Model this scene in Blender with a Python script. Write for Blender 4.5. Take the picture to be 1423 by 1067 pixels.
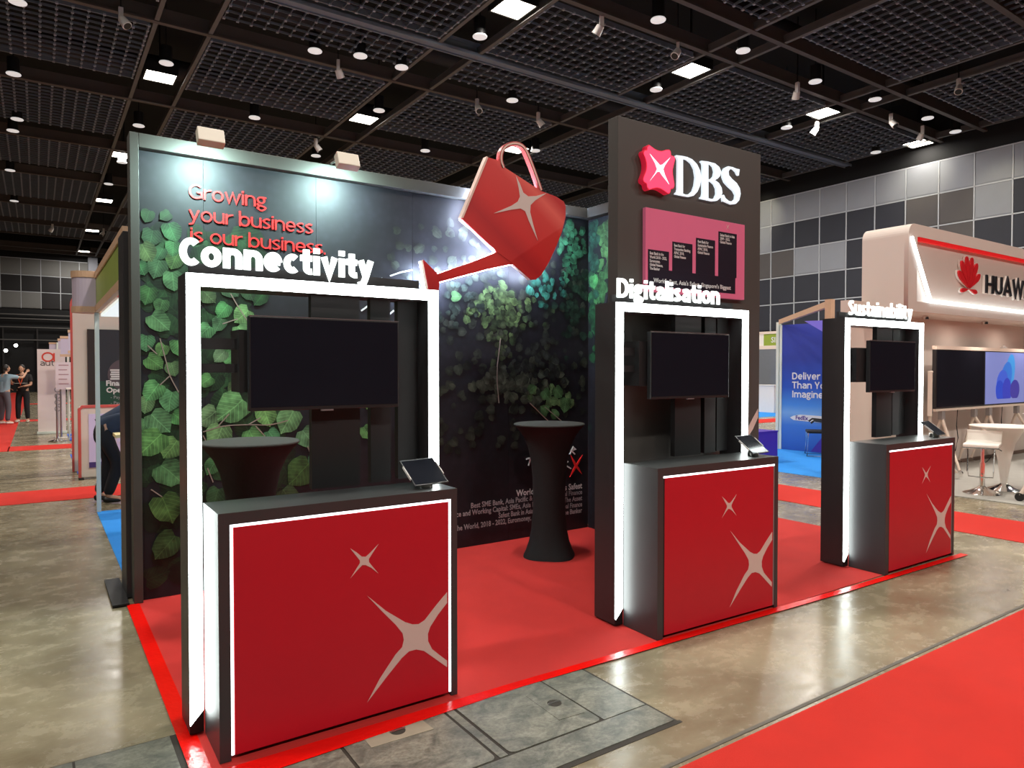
import bpy, bmesh, math, random
from math import sin, cos, pi, radians, sqrt, atan2, tan
from mathutils import Vector, Matrix

for _o in list(bpy.data.objects): bpy.data.objects.remove(_o)
SC = bpy.context.scene
COL = SC.collection

# ---------------------------------------------------------------- camera
CAM_H = 1.6; FPX = 972.55; YAW = radians(34.164); PITCH = radians(-1.16)
cam = bpy.data.objects.new('camera', bpy.data.cameras.new('camera'))
COL.objects.link(cam)
cam.location = (0, 0, CAM_H)
cam.rotation_euler = (pi/2 + PITCH, 0, -YAW)
cam.data.sensor_width = 36.0; cam.data.sensor_fit = 'HORIZONTAL'
cam.data.lens = FPX/1423*36
cam.data.clip_start = 0.05; cam.data.clip_end = 300
SC.camera = cam

# ---------------------------------------------------------------- world, exposure
w = bpy.data.worlds.new('hall_air'); SC.world = w; w.use_nodes = True
w.node_tree.nodes['Background'].inputs[0].default_value = (0.75, 0.8, 0.9, 1)
w.node_tree.nodes['Background'].inputs[1].default_value = 0.02
SC.view_settings.view_transform = 'Standard'
SC.view_settings.look = 'None'
SC.view_settings.gamma = 1.0
SC.view_settings.use_curve_mapping = False
SC.view_settings.exposure = 0.0
try: SC.cycles.use_denoising = True
except Exception: pass

CEIL = 9.9; S = CEIL - CAM_H
LAMP_W = 430.0
# the hall's big square ceiling luminaires
LAMPS = [(3.0, 22.3), (2.9, 31.2), (2.8, 40.0), (2.8, 49.0), (2.8, 58.0), (9.1, 22.2), (9.2, 13.5), (15.1, 22.0),
         (15.2, 13.5), (21.25, 13.3), (27.0, 13.1), (3.0, 13.4), (3.0, 4.4), (9.1, 4.4), (15.2, 4.4), (21.3, 4.4), (-3.1, 4.4), (-3.1, 13.4),
         (3.0, -4.5), (9.1, -4.5), (-3.1, -4.5), (15.2, -4.5), (9.1, 31.1), (21.3, 22.2)]
def area(name, loc, size, power, col=(1, 1, 1), rot=(0, 0, 0), sizey=None, spread=None):
    d = bpy.data.lights.new(name, 'AREA'); d.energy = power; d.color = col
    d.shape = 'RECTANGLE'; d.size = size; d.size_y = sizey or size
    if spread: d.spread = spread
    o = bpy.data.objects.new(name, d); o.location = loc; o.rotation_euler = rot; COL.objects.link(o); return o
for _x, _y in LAMPS:
    area('ceiling_lamp_light', (_x, _y, CEIL + 0.02), 0.62, LAMP_W if _x < 26 else 40, (1.0, 0.94, 0.86))

# ---------------------------------------------------------------- materials
MATS = {}
def nodes_of(m): return m.node_tree.nodes, m.node_tree.links
def mat(name, col, rough=0.6, metal=0.0, emit=None, es=0.0, spec=None, var=0.0, vscale=8.0, bump=0.0, bscale=200.0, alpha=None, coat=0.0):
    if name in MATS: return MATS[name]
    m = bpy.data.materials.new(name); m.use_nodes = True
    N, L = nodes_of(m); b = N['Principled BSDF']
    b.inputs['Base Color'].default_value = (*col, 1)
    b.inputs['Roughness'].default_value = rough; b.inputs['Metallic'].default_value = metal
    if spec is not None: b.inputs['Specular IOR Level'].default_value = spec
    if coat: b.inputs['Coat Weight'].default_value = coat
    if emit: b.inputs['Emission Color'].default_value = (*emit, 1); b.inputs['Emission Strength'].default_value = es
    tc = N.new('ShaderNodeTexCoord')
    if var > 0 or bump > 0:
        if var > 0:
            n = N.new('ShaderNodeTexNoise'); n.inputs['Scale'].default_value = vscale; n.inputs['Detail'].default_value = 5
            L.new(tc.outputs['Object'], n.inputs['Vector'])
            mx = N.new('ShaderNodeMix'); mx.data_type = 'RGBA'
            mx.inputs['A'].default_value = (*[c*(1-var) for c in col], 1); mx.inputs['B'].default_value = (*[min(1, c*(1+var)) for c in col], 1)
            L.new(n.outputs['Fac'], mx.inputs['Factor']); L.new(mx.outputs['Result'], b.inputs['Base Color'])
        if bump > 0:
            n = N.new('ShaderNodeTexNoise'); n.inputs['Scale'].default_value = bscale; n.inputs['Detail'].default_value = 3
            L.new(tc.outputs['Object'], n.inputs['Vector'])
            bp = N.new('ShaderNodeBump'); bp.inputs['Strength'].default_value = bump; bp.inputs['Distance'].default_value = 0.01
            L.new(n.outputs['Fac'], bp.inputs['Height']); L.new(bp.outputs['Normal'], b.inputs['Normal'])
    MATS[name] = m; return m
def emat(name, col, s):
    if name in MATS: return MATS[name]
    m = bpy.data.materials.new(name); m.use_nodes = True
    N, L = nodes_of(m); b = N['Principled BSDF']; b.inputs['Base Color'].default_value = (*[c*0.8 for c in col], 1)
    b.inputs['Emission Color'].default_value = (*col, 1); b.inputs['Emission Strength'].default_value = s
    b.inputs['Roughness'].default_value = 0.5
    n = N.new('ShaderNodeTexNoise'); n.inputs['Scale'].default_value = 30
    r = N.new('ShaderNodeMapRange'); r.inputs['To Min'].default_value = s*0.97; r.inputs['To Max'].default_value = s*1.03
    L.new(n.outputs['Fac'], r.inputs['Value']); L.new(r.outputs['Result'], b.inputs['Emission Strength'])
    MATS[name] = m; return m
def sr(r, g, b):   # sRGB 0..255 -> linear
    f = lambda c: (c/255/12.92) if c/255 <= 0.04045 else ((c/255+0.055)/1.055)**2.4
    return (f(r), f(g), f(b))

M_black = mat('charcoal_laminate', sr(58, 57, 59), 0.40, var=0.12, vscale=3, bump=0.05, bscale=400)
M_topblk = mat('charcoal_top', sr(60, 62, 62), 0.32, var=0.1, vscale=4)
M_wallframe = mat('grey_frame_laminate', sr(74, 72, 68), 0.5, var=0.06)
M_tower = mat('taupe_laminate', sr(72, 66, 62), 0.55, var=0.05, vscale=3)
M_dark = mat('matt_black', sr(17, 16, 18), 0.6, var=0.2)
M_red = mat('red_vinyl_print', sr(198, 15, 38), 0.5, var=0.03, vscale=6)
M_star = mat('blush_vinyl', sr(222, 196, 188), 0.55, var=0.02)
M_led = emat('led_strip', (0.90, 1.0, 0.97), 13.0)
M_ledthin = emat('led_line', (0.92, 0.96, 1.0), 3.0)
M_ledoff = mat('led_diffuser_off', sr(150, 130, 132), 0.5, var=0.05)
M_letter = emat('letter_glow', (0.93, 1.0, 0.97), 1.7)
M_steel = mat('brushed_steel', (0.55, 0.53, 0.5), 0.3, 1.0, var=0.1, vscale=60)
M_chrome = mat('chrome', (0.82, 0.8, 0.78), 0.12, 1.0, var=0.05)
M_glass = mat('dark_glass', (0.012, 0.014, 0.02), 0.08, var=0.1)
M_screen = mat('screen_black', (0.013, 0.013, 0.021), 0.12, var=0.1)
M_bezel = mat('bezel_plastic', (0.02, 0.02, 0.022), 0.35, var=0.1)
M_white = mat('white_laminate', sr(232, 224, 214), 0.5, var=0.03)
M_cream = mat('warm_white_paint', sr(226, 206, 190), 0.6, var=0.03, vscale=2)
M_alu = mat('anodised_aluminium', sr(222, 230, 220), 0.42, 0.0, var=0.05)
M_wood = mat('beech_edge', sr(206, 170, 140), 0.5, var=0.1, vscale=20)
M_fabric = mat('black_stretch_fabric', sr(26, 25, 26), 0.85, var=0.2, vscale=30, bump=0.1, bscale=600)
M_fabtop = mat('black_fabric_top', sr(62, 60, 56), 0.9, var=0.1, vscale=30)
M_cable = mat('black_cable', (0.01, 0.01, 0.01), 0.5, var=0.1)

def carpet_mat(name, col, rough=0.95, sheen=0.0):
    m = mat(name, col, rough, var=0.10, vscale=5, bump=0.35, bscale=900)
    return m
M_booth = carpet_mat('red_booth_carpet', sr(192, 40, 34))
M_aisle = carpet_mat('red_aisle_carpet', sr(200, 34, 18))
M_tape = mat('red_plastic_tape', sr(235, 14, 4), 0.22, var=0.05, vscale=20, bump=0.25, bscale=40)
M_bluec = carpet_mat('blue_carpet', sr(36, 140, 226))
M_greyc = carpet_mat('grey_carpet', sr(168, 164, 156))

def concrete(name, a, b, c, rough0, rough1, scale=0.7):
    m = bpy.data.materials.new(name); m.use_nodes = True
    N, L = nodes_of(m); p = N['Principled BSDF']
    tc = N.new('ShaderNodeTexCoord'); mp = N.new('ShaderNodeMapping')
    mp.inputs['Scale'].default_value = (1.0, 1.35, 1); mp.inputs['Rotation'].default_value = (0, 0, 0.4)
    L.new(tc.outputs['Object'], mp.inputs['Vector'])
    n1 = N.new('ShaderNodeTexNoise'); n1.inputs['Scale'].default_value = scale; n1.inputs['Detail'].default_value = 9; n1.inputs['Roughness'].default_value = 0.66; n1.inputs['Distortion'].default_value = 0.8
    n2 = N.new('ShaderNodeTexNoise'); n2.inputs['Scale'].default_value = scale*7; n2.inputs['Detail'].default_value = 8; n2.inputs['Roughness'].default_value = 0.75; n2.inputs['Distortion'].default_value = 0.35
    n3 = N.new('ShaderNodeTexNoise'); n3.inputs['Scale'].default_value = scale*60; n3.inputs['Detail'].default_value = 4
    for n in (n1, n2, n3): L.new(mp.outputs['Vector'], n.inputs['Vector'])
    r1 = N.new('ShaderNodeValToRGB'); r1.color_ramp.elements[0].position = 0.36; r1.color_ramp.elements[1].position = 0.66
    r1.color_ramp.elements[0].color = (*a, 1); r1.color_ramp.elements[1].color = (*b, 1)
    L.new(n1.outputs['Fac'], r1.inputs['Fac'])
    r2 = N.new('ShaderNodeValToRGB'); r2.color_ramp.elements[0].position = 0.3; r2.color_ramp.elements[1].position = 0.62
    r2.color_ramp.elements[0].color = (*c, 1); r2.color_ramp.elements[1].color = (1, 1, 1, 1)
    L.new(n2.outputs['Fac'], r2.inputs['Fac'])
    mx = N.new('ShaderNodeMix'); mx.data_type = 'RGBA'; mx.blend_type = 'MULTIPLY'; mx.inputs['Factor'].default_value = 0.85
    L.new(r1.outputs['Color'], mx.inputs['A']); L.new(r2.outputs['Color'], mx.inputs['B'])
    r3 = N.new('ShaderNodeValToRGB'); r3.color_ramp.elements[0].position = 0.70; r3.color_ramp.elements[1].position = 0.76
    r3.color_ramp.elements[0].color = (0, 0, 0, 1); r3.color_ramp.elements[1].color = (0.6, 0.6, 0.6, 1)
    L.new(n3.outputs['Fac'], r3.inputs['Fac'])
    m2 = N.new('ShaderNodeMix'); m2.data_type = 'RGBA'; m2.inputs['B'].default_value = (0.62, 0.58, 0.5, 1)
    L.new(r3.outputs['Color'], m2.inputs['Factor']); L.new(mx.outputs['Result'], m2.inputs['A'])
    L.new(m2.outputs['Result'], p.inputs['Base Color'])
    rr = N.new('ShaderNodeMapRange'); rr.inputs['To Min'].default_value = rough0; rr.inputs['To Max'].default_value = rough1
    rr.inputs['From Min'].default_value = 0.3; rr.inputs['From Max'].default_value = 0.7
    L.new(n2.outputs['Fac'], rr.inputs['Value']); L.new(rr.outputs['Result'], p.inputs['Roughness'])
    bp = N.new('ShaderNodeBump'); bp.inputs['Strength'].default_value = 0.12; bp.inputs['Distance'].default_value = 0.01
    L.new(n2.outputs['Fac'], bp.inputs['Height']); L.new(bp.outputs['Normal'], p.inputs['Normal'])
    MATS[name] = m; return m
M_floor = concrete('polished_concrete', sr(122, 110, 88), sr(168, 156, 130), (0.62, 0.60, 0.55), 0.14, 0.36)
M_trench = concrete('worn_steel_plate', sr(92, 94, 86), sr(150, 148, 134), (0.30, 0.29, 0.25), 0.28, 0.55, 7.0)
M_groove = mat('grimy_joint', sr(48, 42, 34), 0.8, var=0.3, vscale=20)

# ---------------------------------------------------------------- builders
def put(o, parent=None):
    COL.objects.link(o)
    if parent is not None: o.parent = parent
    return o
class MB:
    def __init__(s): s.v = []; s.f = []; s.uv = None
    def add(s, vs, fs):
        n = len(s.v); s.v += [tuple(v) for v in vs]; s.f += [tuple(i+n for i in f) for f in fs]; return s
    def box(s, x0, x1, y0, y1, z0, z1, M=None):
        vs = [Vector((x, y, z)) for z in (z0, z1) for y in (y0, y1) for x in (x0, x1)]
        if M is not None: vs = [M @ v for v in vs]
        return s.add(vs, [(0, 2, 3, 1), (4, 5, 7, 6), (0, 1, 5, 4), (2, 6, 7, 3), (0, 4, 6, 2), (1, 3, 7, 5)])
    def prism(s, loop, axis, a, b):
        """loop of 2D points; axis 'y': (x,z) outline between y=a and y=b, etc."""
        n = len(loop)
        ar = sum(loop[i][0]*loop[(i+1) % n][1]-loop[(i+1) % n][0]*loop[i][1] for i in range(n))
        if ar < 0: loop = loop[::-1]
        def P(p, t):
            return {'y': (p[0], t, p[1]), 'x': (t, p[0], p[1]), 'z': (p[0], p[1], t)}[axis]
        vs = [P(p, a) for p in loop] + [P(p, b) for p in loop]
        fs = [tuple(range(n)), tuple(range(2*n-1, n-1, -1))] + [(i, i+n, (i+1) % n+n, (i+1) % n) for i in range(n)]
        return s.add(vs, fs)
    def stroke(s, pts, w, axis, a, b, wz=None, closed=False):
        """a thick line in a plane, extruded; wz: thickness where the line runs level"""
        wz = wz or w
        P2 = [Vector(p) for p in pts]; n = len(P2)
        q = [P2[0]]
        for p in P2[1:]:
            if (p-q[-1]).length > 1e-6: q.append(p)
        P2 = q; n = len(P2)
        L = []; R = []
        for i in range(n):
            if closed: d0 = P2[i]-P2[i-1]; d1 = P2[(i+1) % n]-P2[i]
            else:
                d0 = P2[i]-P2[max(0, i-1)]; d1 = P2[min(n-1, i+1)]-P2[i]
            if d0.length < 1e-9: d0 = d1
            if d1.length < 1e-9: d1 = d0
            d0 = d0.normalized(); d1 = d1.normalized()
            t = (d0+d1); t = t.normalized() if t.length > 1e-6 else d0
            nn = Vector((-t.y, t.x)); k = max(0.45, abs(t.dot(d0)))
            off = Vector((nn.x*w/2, nn.y*wz/2))/k
            L.append(P2[i]+off); R.append(P2[i]-off)
        def P(p, t): return {'y': (p[0], t, p[1]), 'x': (t, p[0], p[1]), 'z': (p[0], p[1], t)}[axis]
        m = n if closed else n-1
        for i in range(m):
            j = (i+1) % n
            quad = [L[i], R[i], R[j], L[j]]
            ar = sum(quad[k][0]*quad[(k+1) % 4][1]-quad[(k+1) % 4][0]*quad[k][1] for k in range(4))
            vs = [P(p, a) for p in quad]+[P(p, b) for p in quad]
            s.add(vs, [(0, 1, 2, 3), (7, 6, 5, 4), (0, 4, 5, 1), (2, 6, 7, 3), (1, 5, 6, 2), (3, 7, 4, 0)])
        return s
    def lathe(s, prof, n=32, c=(0, 0, 0), axis='z'):
        vs = []
        for r, z in prof:
            for k in range(n):
                a = 2*pi*k/n; p = (r*cos(a), r*sin(a), z)
                if axis == 'y': p = (p[0], p[2], p[1])
                if axis == 'x': p = (p[2], p[0], p[1])
                vs.append((p[0]+c[0], p[1]+c[1], p[2]+c[2]))
        fs = [tuple(range(n-1, -1, -1))] + [(i*n+k, i*n+(k+1) % n, (i+1)*n+(k+1) % n, (i+1)*n+k) for i in range(len(prof)-1) for k in range(n)]
        fs.append(tuple((len(prof)-1)*n+k for k in range(n)))
        return s.add(vs, fs)
    def tube(s, pts, r, n=8):
        P = [Vector(p) for p in pts]; R = r if isinstance(r, (list, tuple)) else [r]*len(P)
        rings = []; up = Vector((0, 0, 1))
        for i, p in enumerate(P):
            d = (P[min(i+1, len(P)-1)]-P[max(0, i-1)]).normalized()
            u = d.cross(up)
            if u.length < 1e-3: u = d.cross(Vector((1, 0, 0)))
            u.normalize(); v = d.cross(u)
            rings.append([p+(u*cos(2*pi*k/n)+v*sin(2*pi*k/n))*R[i] for k in range(n)])
        fs = [tuple(range(n))]
        for i in range(len(P)-1): fs += [(i*n+k, (i+1)*n+k, (i+1)*n+(k+1) % n, i*n+(k+1) % n) for k in range(n)]
        fs.append(tuple((len(P)-1)*n+k for k in range(n-1, -1, -1)))
        return s.add([v for r_ in rings for v in r_], fs)
    def mesh(s, name, m, shift=None, smooth=False, bevel=0):
        me = bpy.data.meshes.new(name)
        vs = s.v if shift is None else [(v[0]-shift[0], v[1]-shift[1], v[2]-shift[2]) for v in s.v]
        me.from_pydata(vs, [], s.f); me.validate()
        if not smooth or bevel:
            pass
        for mm in (m if isinstance(m, (list, tuple)) else [m]): me.materials.append(mm)
        if smooth:
            me.shade_smooth()
            try: me.set_sharp_from_angle(angle=radians(40))
            except Exception: pass
        return me
    def build(s, name, m, parent=None, world=False, smooth=False, bevel=0, label=None):
        shift = parent_base(parent) if (world and parent is not None) else None
        me = s.mesh(name, m, shift, smooth)
        bm = bmesh.new(); bm.from_mesh(me)
        bmesh.ops.recalc_face_normals(bm, faces=bm.faces)
        if bevel: bmesh.ops.bevel(bm, geom=[e for e in bm.edges if e.is_manifold and e.calc_face_angle(0) > 0.6], offset=bevel, segments=2, affect='EDGES', profile=0.5)
        bm.to_mesh(me); bm.free()
        if smooth:
            me.shade_smooth()
            try: me.set_sharp_from_angle(angle=radians(40))
            except Exception: pass
        o = bpy.data.objects.new(name, me); put(o, parent)
        if label: o['label'] = label
        return o
def parent_base(p):
    b = Vector((0, 0, 0))
    while p is not None: b += p.location; p = p.parent
    return b
def tag(o, label=None, cat=None, group=None, kind=None):
    for k, v in (('label', label), ('category', cat), ('group', group), ('kind', kind)):
        if v: o[k] = v
    return o
def thing(name, label, cat, loc=(0, 0, 0), rz=0, group=None, parent=None):
    o = bpy.data.objects.new(name, None); o.empty_display_size = 0.1
    put(o, parent); o.location = loc; o.rotation_euler = (0, 0, rz)
    return tag(o, label, cat, group)
def struct(o): o['kind'] = 'structure'; return o
def dup(o, parent=None):
    c = o.copy(); COL.objects.link(c); c.parent = parent
    for ch in [x for x in bpy.data.objects if x.parent == o]: dup(ch, c)
    return c
KIDS = {}
def dup_tree(o, loc, rz=None, label=None, group=None):
    kids = {}
    for x in bpy.data.objects:
        if x.parent: kids.setdefault(x.parent.name, []).append(x)
    def rec(a, par):
        c = a.copy(); COL.objects.link(c); c.parent = par
        for ch in kids.get(a.name, []): rec(ch, c)
        return c
    c = rec(o, None); c.location = loc
    if rz is not None: c.rotation_euler = (0, 0, rz)
    if label: c['label'] = label
    if group: c['group'] = group
    return c

# photo measurements -> points on a plane of the hall (1423 x 1067 frame)
_f = Vector((sin(YAW)*cos(PITCH), cos(YAW)*cos(PITCH), sin(PITCH)))
_r = Vector((cos(YAW), -sin(YAW), 0)); _u = _r.cross(_f)
def on(ax, v, x, y):
    d = _r*((x-711.5)/FPX) - _u*((y-533.5)/FPX) + _f
    i = 'xyz'.index(ax); t = (v-(0, 0, CAM_H)[i])/d[i]
    return Vector((0, 0, CAM_H))+d*t
def onxz(v, pts, o=(0, 0), k=1.0):
    """outline measured in a zoomed crop (origin o, scale k) -> (x,z) outline on the plane y=v"""
    r = []
    for x, y in pts:
        p = on('y', v, o[0]+x/k, o[1]+y/k); r.append((p.x, p.z))
    return r

# ---------------------------------------------------------------- lettering
def cat_rom(P, n=6):
    P = [Vector(p) for p in P]; Q = [P[0]*2-P[1]]+P+[P[-1]*2-P[-2]]; out = []
    for i in range(1, len(Q)-2):
        for k in range(n):
            t = k/n; a, b, c, d = Q[i-1], Q[i], Q[i+1], Q[i+2]
            out.append(0.5*((2*b)+(c-a)*t+(2*a-5*b+4*c-d)*t*t+(3*b-a-3*c+d)*t**3))
    out.append(P[-1]); return [tuple(p) for p in out]
def arc(cx, cy, rx, ry, a0, a1, n=18):
    return [(cx+rx*cos(radians(a0+(a1-a0)*k/n)), cy+ry*sin(radians(a0+(a1-a0)*k/n))) for k in range(n+1)]
def glyph(ch, w):
    h = w/2; v = w*0.42; X = 0.54; C = 0.72; A = 0.77; D = -0.2; q = w*0.35
    st = lambda x, y0, y1: [(x, y0), (x, y1)]
    G = {}
    if ch == 'o': W = .50+q; return [arc(W/2, X/2, W/2-h, X/2-v, 0, 360, 28)], W
    if ch == 'c': W = .42+q; return [arc(W/2+.03, X/2, W/2+.02-h, X/2-v, 50, 310, 24)], W
    if ch == 'e': W = .48+q; return [arc(W/2, X/2, W/2-h, X/2-v, 0, 318, 26), [(h, X/2-.0), (W-h*.6, X/2-.0)]], W
    if ch in 'nh': W = .48+q; r = W/2-h; return [st(h, 0, A if ch == 'h' else X), arc(W/2, X-v-r*.9, r, r*.9, 180, 0)+[(W-h, 0)]], W
    if ch == 'm':
        W = .76+q*1.5; r = (W/2-h)/2*1.0; c1 = h+r; c2 = W-h-r
        return [st(h, 0, X), arc(c1, X-v-r, r, r, 180, 0)+[(c1+r, 0)], arc(c2, X-v-r, r, r, 180, 0)+[(W-h, 0)]], W
    if ch == 'u': W = .48+q; r = W/2-h; return [st(W-h, 0, X), [(h, X)]+arc(W/2, v+r*.9, r, r*.9, 180, 360)], W
    if ch == 'r': W = .30+q; return [st(h, 0, X), arc(W+.02, X-v-.22, W+.02-h, .22, 180, 88, 8)], W
    if ch == 't': W = .33+q*.6; x0 = .09+h; return [[(x0, .70), (x0, .17)]+arc(x0+.14, .17, .14, .17-v, 180, 285, 8), [(0, X-v), (W, X-v)]], W
    if ch == 'i': return [st(h+.01, 0, X), [(h+.01, .61), (h+.01, .61+max(w*.75, .09))]], w+.02
    if ch == 'l': return [st(h+.01, 0, A)], w+.02
    if ch == 'I': return [st(h+.03, 0, C)], w+.06
    if ch == 'v': W = .46+q; return [[(h*.9, X), (W/2, .0+h*.2), (W-h*.9, X)]], W
    if ch == 'y': W = .46+q; return [[(h*.9, X), (W/2, .06)], [(W-h*.9, X), (W/2-.01, .02), (W*.34, -.14), (W*.02, -.19)]], W
    if ch == 'w': W = .72+q; return [[(h*.8, X), (W*.27, h*.3), (W/2, X-h*.2), (W*.73, h*.3), (W-h*.8, X)]], W
    if ch == 's': W = .38+q; return [cat_rom([(W-h*1.0, X-v-.03), (W*.52, X-v), (h*1.0, X*.74), (W/2, X*.51), (W-h, X*.27), (W*.46, v), (h*.5, v+.035)])], W
    if ch == 'S': W = .42+q; return [cat_rom([(W-h*.9, C-v-.03), (W*.52, C-v), (h*1.0, C*.76), (W/2, C*.52), (W-h, C*.26), (W*.46, v), (h*.4, v+.035)])], W
    if ch == 'a': W = .45+q; return [cat_rom([(h*.8, X-v-.04), (W*.5, X-v), (W-h, X*.68), (W-h, 0)]), cat_rom([(W-h, X*.58), (W*.45, X*.56), (h*1.05, X*.29), (W*.42, v*1.0), (W-h, X*.24)])], W
    if ch == 'g': W = .44+q; return [arc(W*.44, X-.18, W*.44-h, .18-v*.8, 0, 360, 22), [(W*.6, X-v), (W, X-v)], cat_rom([(h*1.3, X-.36), (h*.9, .1), (W*.5, .06), (W-h, -.03), (W*.5, D+v*.6), (h*.9, -.07), (W*.3, .06)])], W
    if ch in 'bpdq':
        W = .50+q; left = ch in 'bp'; x = h if left else W-h
        return [st(x, 0 if ch in 'bd' else D, A if ch in 'bd' else X), arc(W/2, X/2, W/2-h, X/2-v, 0, 360, 26)], W
    if ch == 'D': W = .58+q; return [st(h, 0, C), [(h, v), (W*.42, v)]+arc(W*.42, C/2, W*.58-h, C/2-v, -90, 90, 18)+[(h, C-v)]], W
    if ch == 'C': W = .47+q; return [arc(W*.58, C/2, W*.58-h, C/2-v, 48, 312, 26)], W
    if ch == 'G': W = .58+q; return [arc(W/2+.03, C/2, W/2+.03-h, C/2-v, 48, 312, 26)+[(W-h, .12)], [(W-h, .05), (W-h, C*.5-v)], [(W*.58, C*.5-v), (W, C*.5-v)]], W
    if ch == 'M': W = .74+q; return [[(h, 0), (h, C-h*.3), (W/2, .16), (W-h, C-h*.3), (W-h, 0)]], W
    if ch == 'T': W = .50+q; return [[(0, C-v), (W, C-v)], st(W/2, 0, C)], W
    if ch == 'Y': W = .52+q; return [[(h*.8, C), (W/2, C*.42), (W-h*.8, C)], st(W/2, 0, C*.45)], W
    if ch == 'H': W = .56+q; return [st(h, 0, C), st(W-h, 0, C), [(h, C/2), (W-h, C/2)]], W
    if ch == 'U': W = .54+q; r = W/2-h; return [[(h, C)]+arc(W/2, v+r*.9, r, r*.9, 180, 360)+[(W-h, C)]], W
    if ch == 'A': W = .60+q; return [[(h*.7, 0), (W/2, C-h*.3), (W-h*.7, 0)], [(W*.24, C*.26), (W*.76, C*.26)]], W
    if ch == 'W': W = .86+q; return [[(h*.8, C), (W*.27, h*.3), (W/2, C-h*.2), (W*.73, h*.3), (W-h*.8, C)]], W
    if ch == 'E': W = .44+q; return [st(h, 0, C), [(h, v), (W, v)], [(h, C-v), (W, C-v)], [(h, C/2), (W*.93, C/2)]], W
    if ch == 'R': W = .50+q; return [st(h, 0, C), [(h, C-v), (W*.5, C-v)]+arc(W*.5, C*.74, W*.5-h, C*.26-v, 90, -90, 12)+[(h, C*.48)], [(W*.45, C*.48), (W-h*.7, 0)]], W
    if ch == '.': return [[(h, 0), (h, max(w, .1))]], w
    return [], .24
def letters(text, x0, x1, z0, size, w, gap, mtl, parent, y0, y1, name='letter', one=False, world=False):
    """lettering built of strokes, read along +x; the run fills x0..x1 (x1 None: natural width)"""
    run = []; x = 0
    for ch in text:
        if ch == ' ': x += .26; continue
        g, W = glyph(ch, w); run.append((g, x)); x += W+gap
    k = (x1-x0)/(x-gap) if x1 is not None else size
    objs = []; mb = MB()
    for g, gx in run:
        if not one: mb = MB()
        for i, s in enumerate(g):
            e = 0.0004*i
            mb.stroke([(x0+(gx+px)*k, z0+pz*size) for px, pz in s], w*k, 'y', y0-e, y1, wz=w*0.84*size)
        if not one: objs.append(mb.build(name, mtl, parent, world=world))
    if one: objs.append(mb.build(name, mtl, parent, world=world))
    return objs
def text_mesh(body, size, extrude=0.0, offset=0.0, spacing=1.0, line=1.0):
    cu = bpy.data.curves.new('t', 'FONT'); cu.body = body; cu.size = size; cu.extrude = extrude; cu.offset = offset
    cu.space_character = spacing; cu.space_line = line; cu.resolution_u = 2
    o = bpy.data.objects.new('t', cu); COL.objects.link(o)
    dg = bpy.context.evaluated_depsgraph_get(); dg.update()
    me = bpy.data.meshes.new_from_object(o.evaluated_get(dg))
    bpy.data.objects.remove(o); bpy.data.curves.remove(cu)
    return me
def text(body, size, mtl, parent, loc, axis='y', width=None, right=False, name='printed_text', extrude=0.0, offset=0.0, world=False, line=1.0):
    """flat print on a wall that faces -y (axis 'y') or -x (axis 'x'); loc = left baseline (or right baseline)"""
    me = text_mesh(body, size, extrude, offset, line=line)
    xs = [v.co.x for v in me.vertices] or [0]
    w0 = max(xs)-min(xs); kx = (width/w0) if width else 1.0
    base = parent_base(parent) if (world and parent) else Vector((0, 0, 0))
    for v in me.vertices:
        x = (v.co.x-(max(xs) if right else min(xs)))*kx; z = v.co.y; t = v.co.z
        v.co = Vector((loc[0]+x, loc[1]-t, loc[2]+z)) if axis == 'y' else Vector((loc[0]-t, loc[1]-x, loc[2]+z))
        v.co -= base
    me.materials.clear(); me.materials.append(mtl)
    o = bpy.data.objects.new(name, me); put(o, parent); return o
def fill(loops, axis, at, depth, name, mtl, parent, world=True):
    """outline with holes (first loop outside) as a solid of the given depth behind `at`"""
    cu = bpy.data.curves.new('f', 'CURVE'); cu.dimensions = '2D'; cu.fill_mode = 'BOTH'; cu.extrude = depth/2
    for lp in loops:
        sp = cu.splines.new('POLY'); sp.points.add(len(lp)-1); sp.use_cyclic_u = True
        for p, q in zip(sp.points, lp): p.co = (q[0], q[1], 0, 1)
    o = bpy.data.objects.new('f', cu); COL.objects.link(o)
    dg = bpy.context.evaluated_depsgraph_get(); dg.update()
    me = bpy.data.meshes.new_from_object(o.evaluated_get(dg)); bpy.data.objects.remove(o); bpy.data.curves.remove(cu)
    base = parent_base(parent) if (world and parent) else Vector((0, 0, 0))
    for v in me.vertices:
        x, z, t = v.co
        v.co = (Vector((x, at+depth/2-t, z)) if axis == 'y' else Vector((at+depth/2-t, x, z)))-base
    me.materials.clear(); me.materials.append(mtl)
    o = bpy.data.objects.new(name, me); put(o, parent); return o
# ================================================================ THE SETTING
M_slab = mat('ceiling_void_paint', sr(7, 7, 8), 0.9, var=0.1)
M_hallwall = mat('dark_hall_wall', sr(20, 20, 22), 0.8, var=0.2, vscale=1)
M_beam = mat('brown_painted_beam', sr(80, 72, 68), 0.5, var=0.2, vscale=2)
M_beamb = mat('blue_grey_beam', sr(112, 122, 134), 0.45, var=0.1, vscale=2)
M_rail = mat('grey_rail', sr(96, 94, 92), 0.5, var=0.15, vscale=3)
M_blade = mat('grey_lattice_blade', sr(98, 106, 116), 0.5, var=0.2, vscale=3)
M_knot = mat('lit_lattice_knot', sr(150, 156, 166), 0.5, var=0.2)  # paler than the blades: light caught on blade faces, put into the colour
M_pale = mat('pale_acoustic_panel', sr(152, 156, 164), 0.75, var=0.04, vscale=3)
M_mid = mat('mid_grey_acoustic_panel', sr(92, 88, 88), 0.75, var=0.05, vscale=3)
M_dk = mat('slate_acoustic_panel', sr(48, 50, 60), 0.7, var=0.06, vscale=3)
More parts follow.
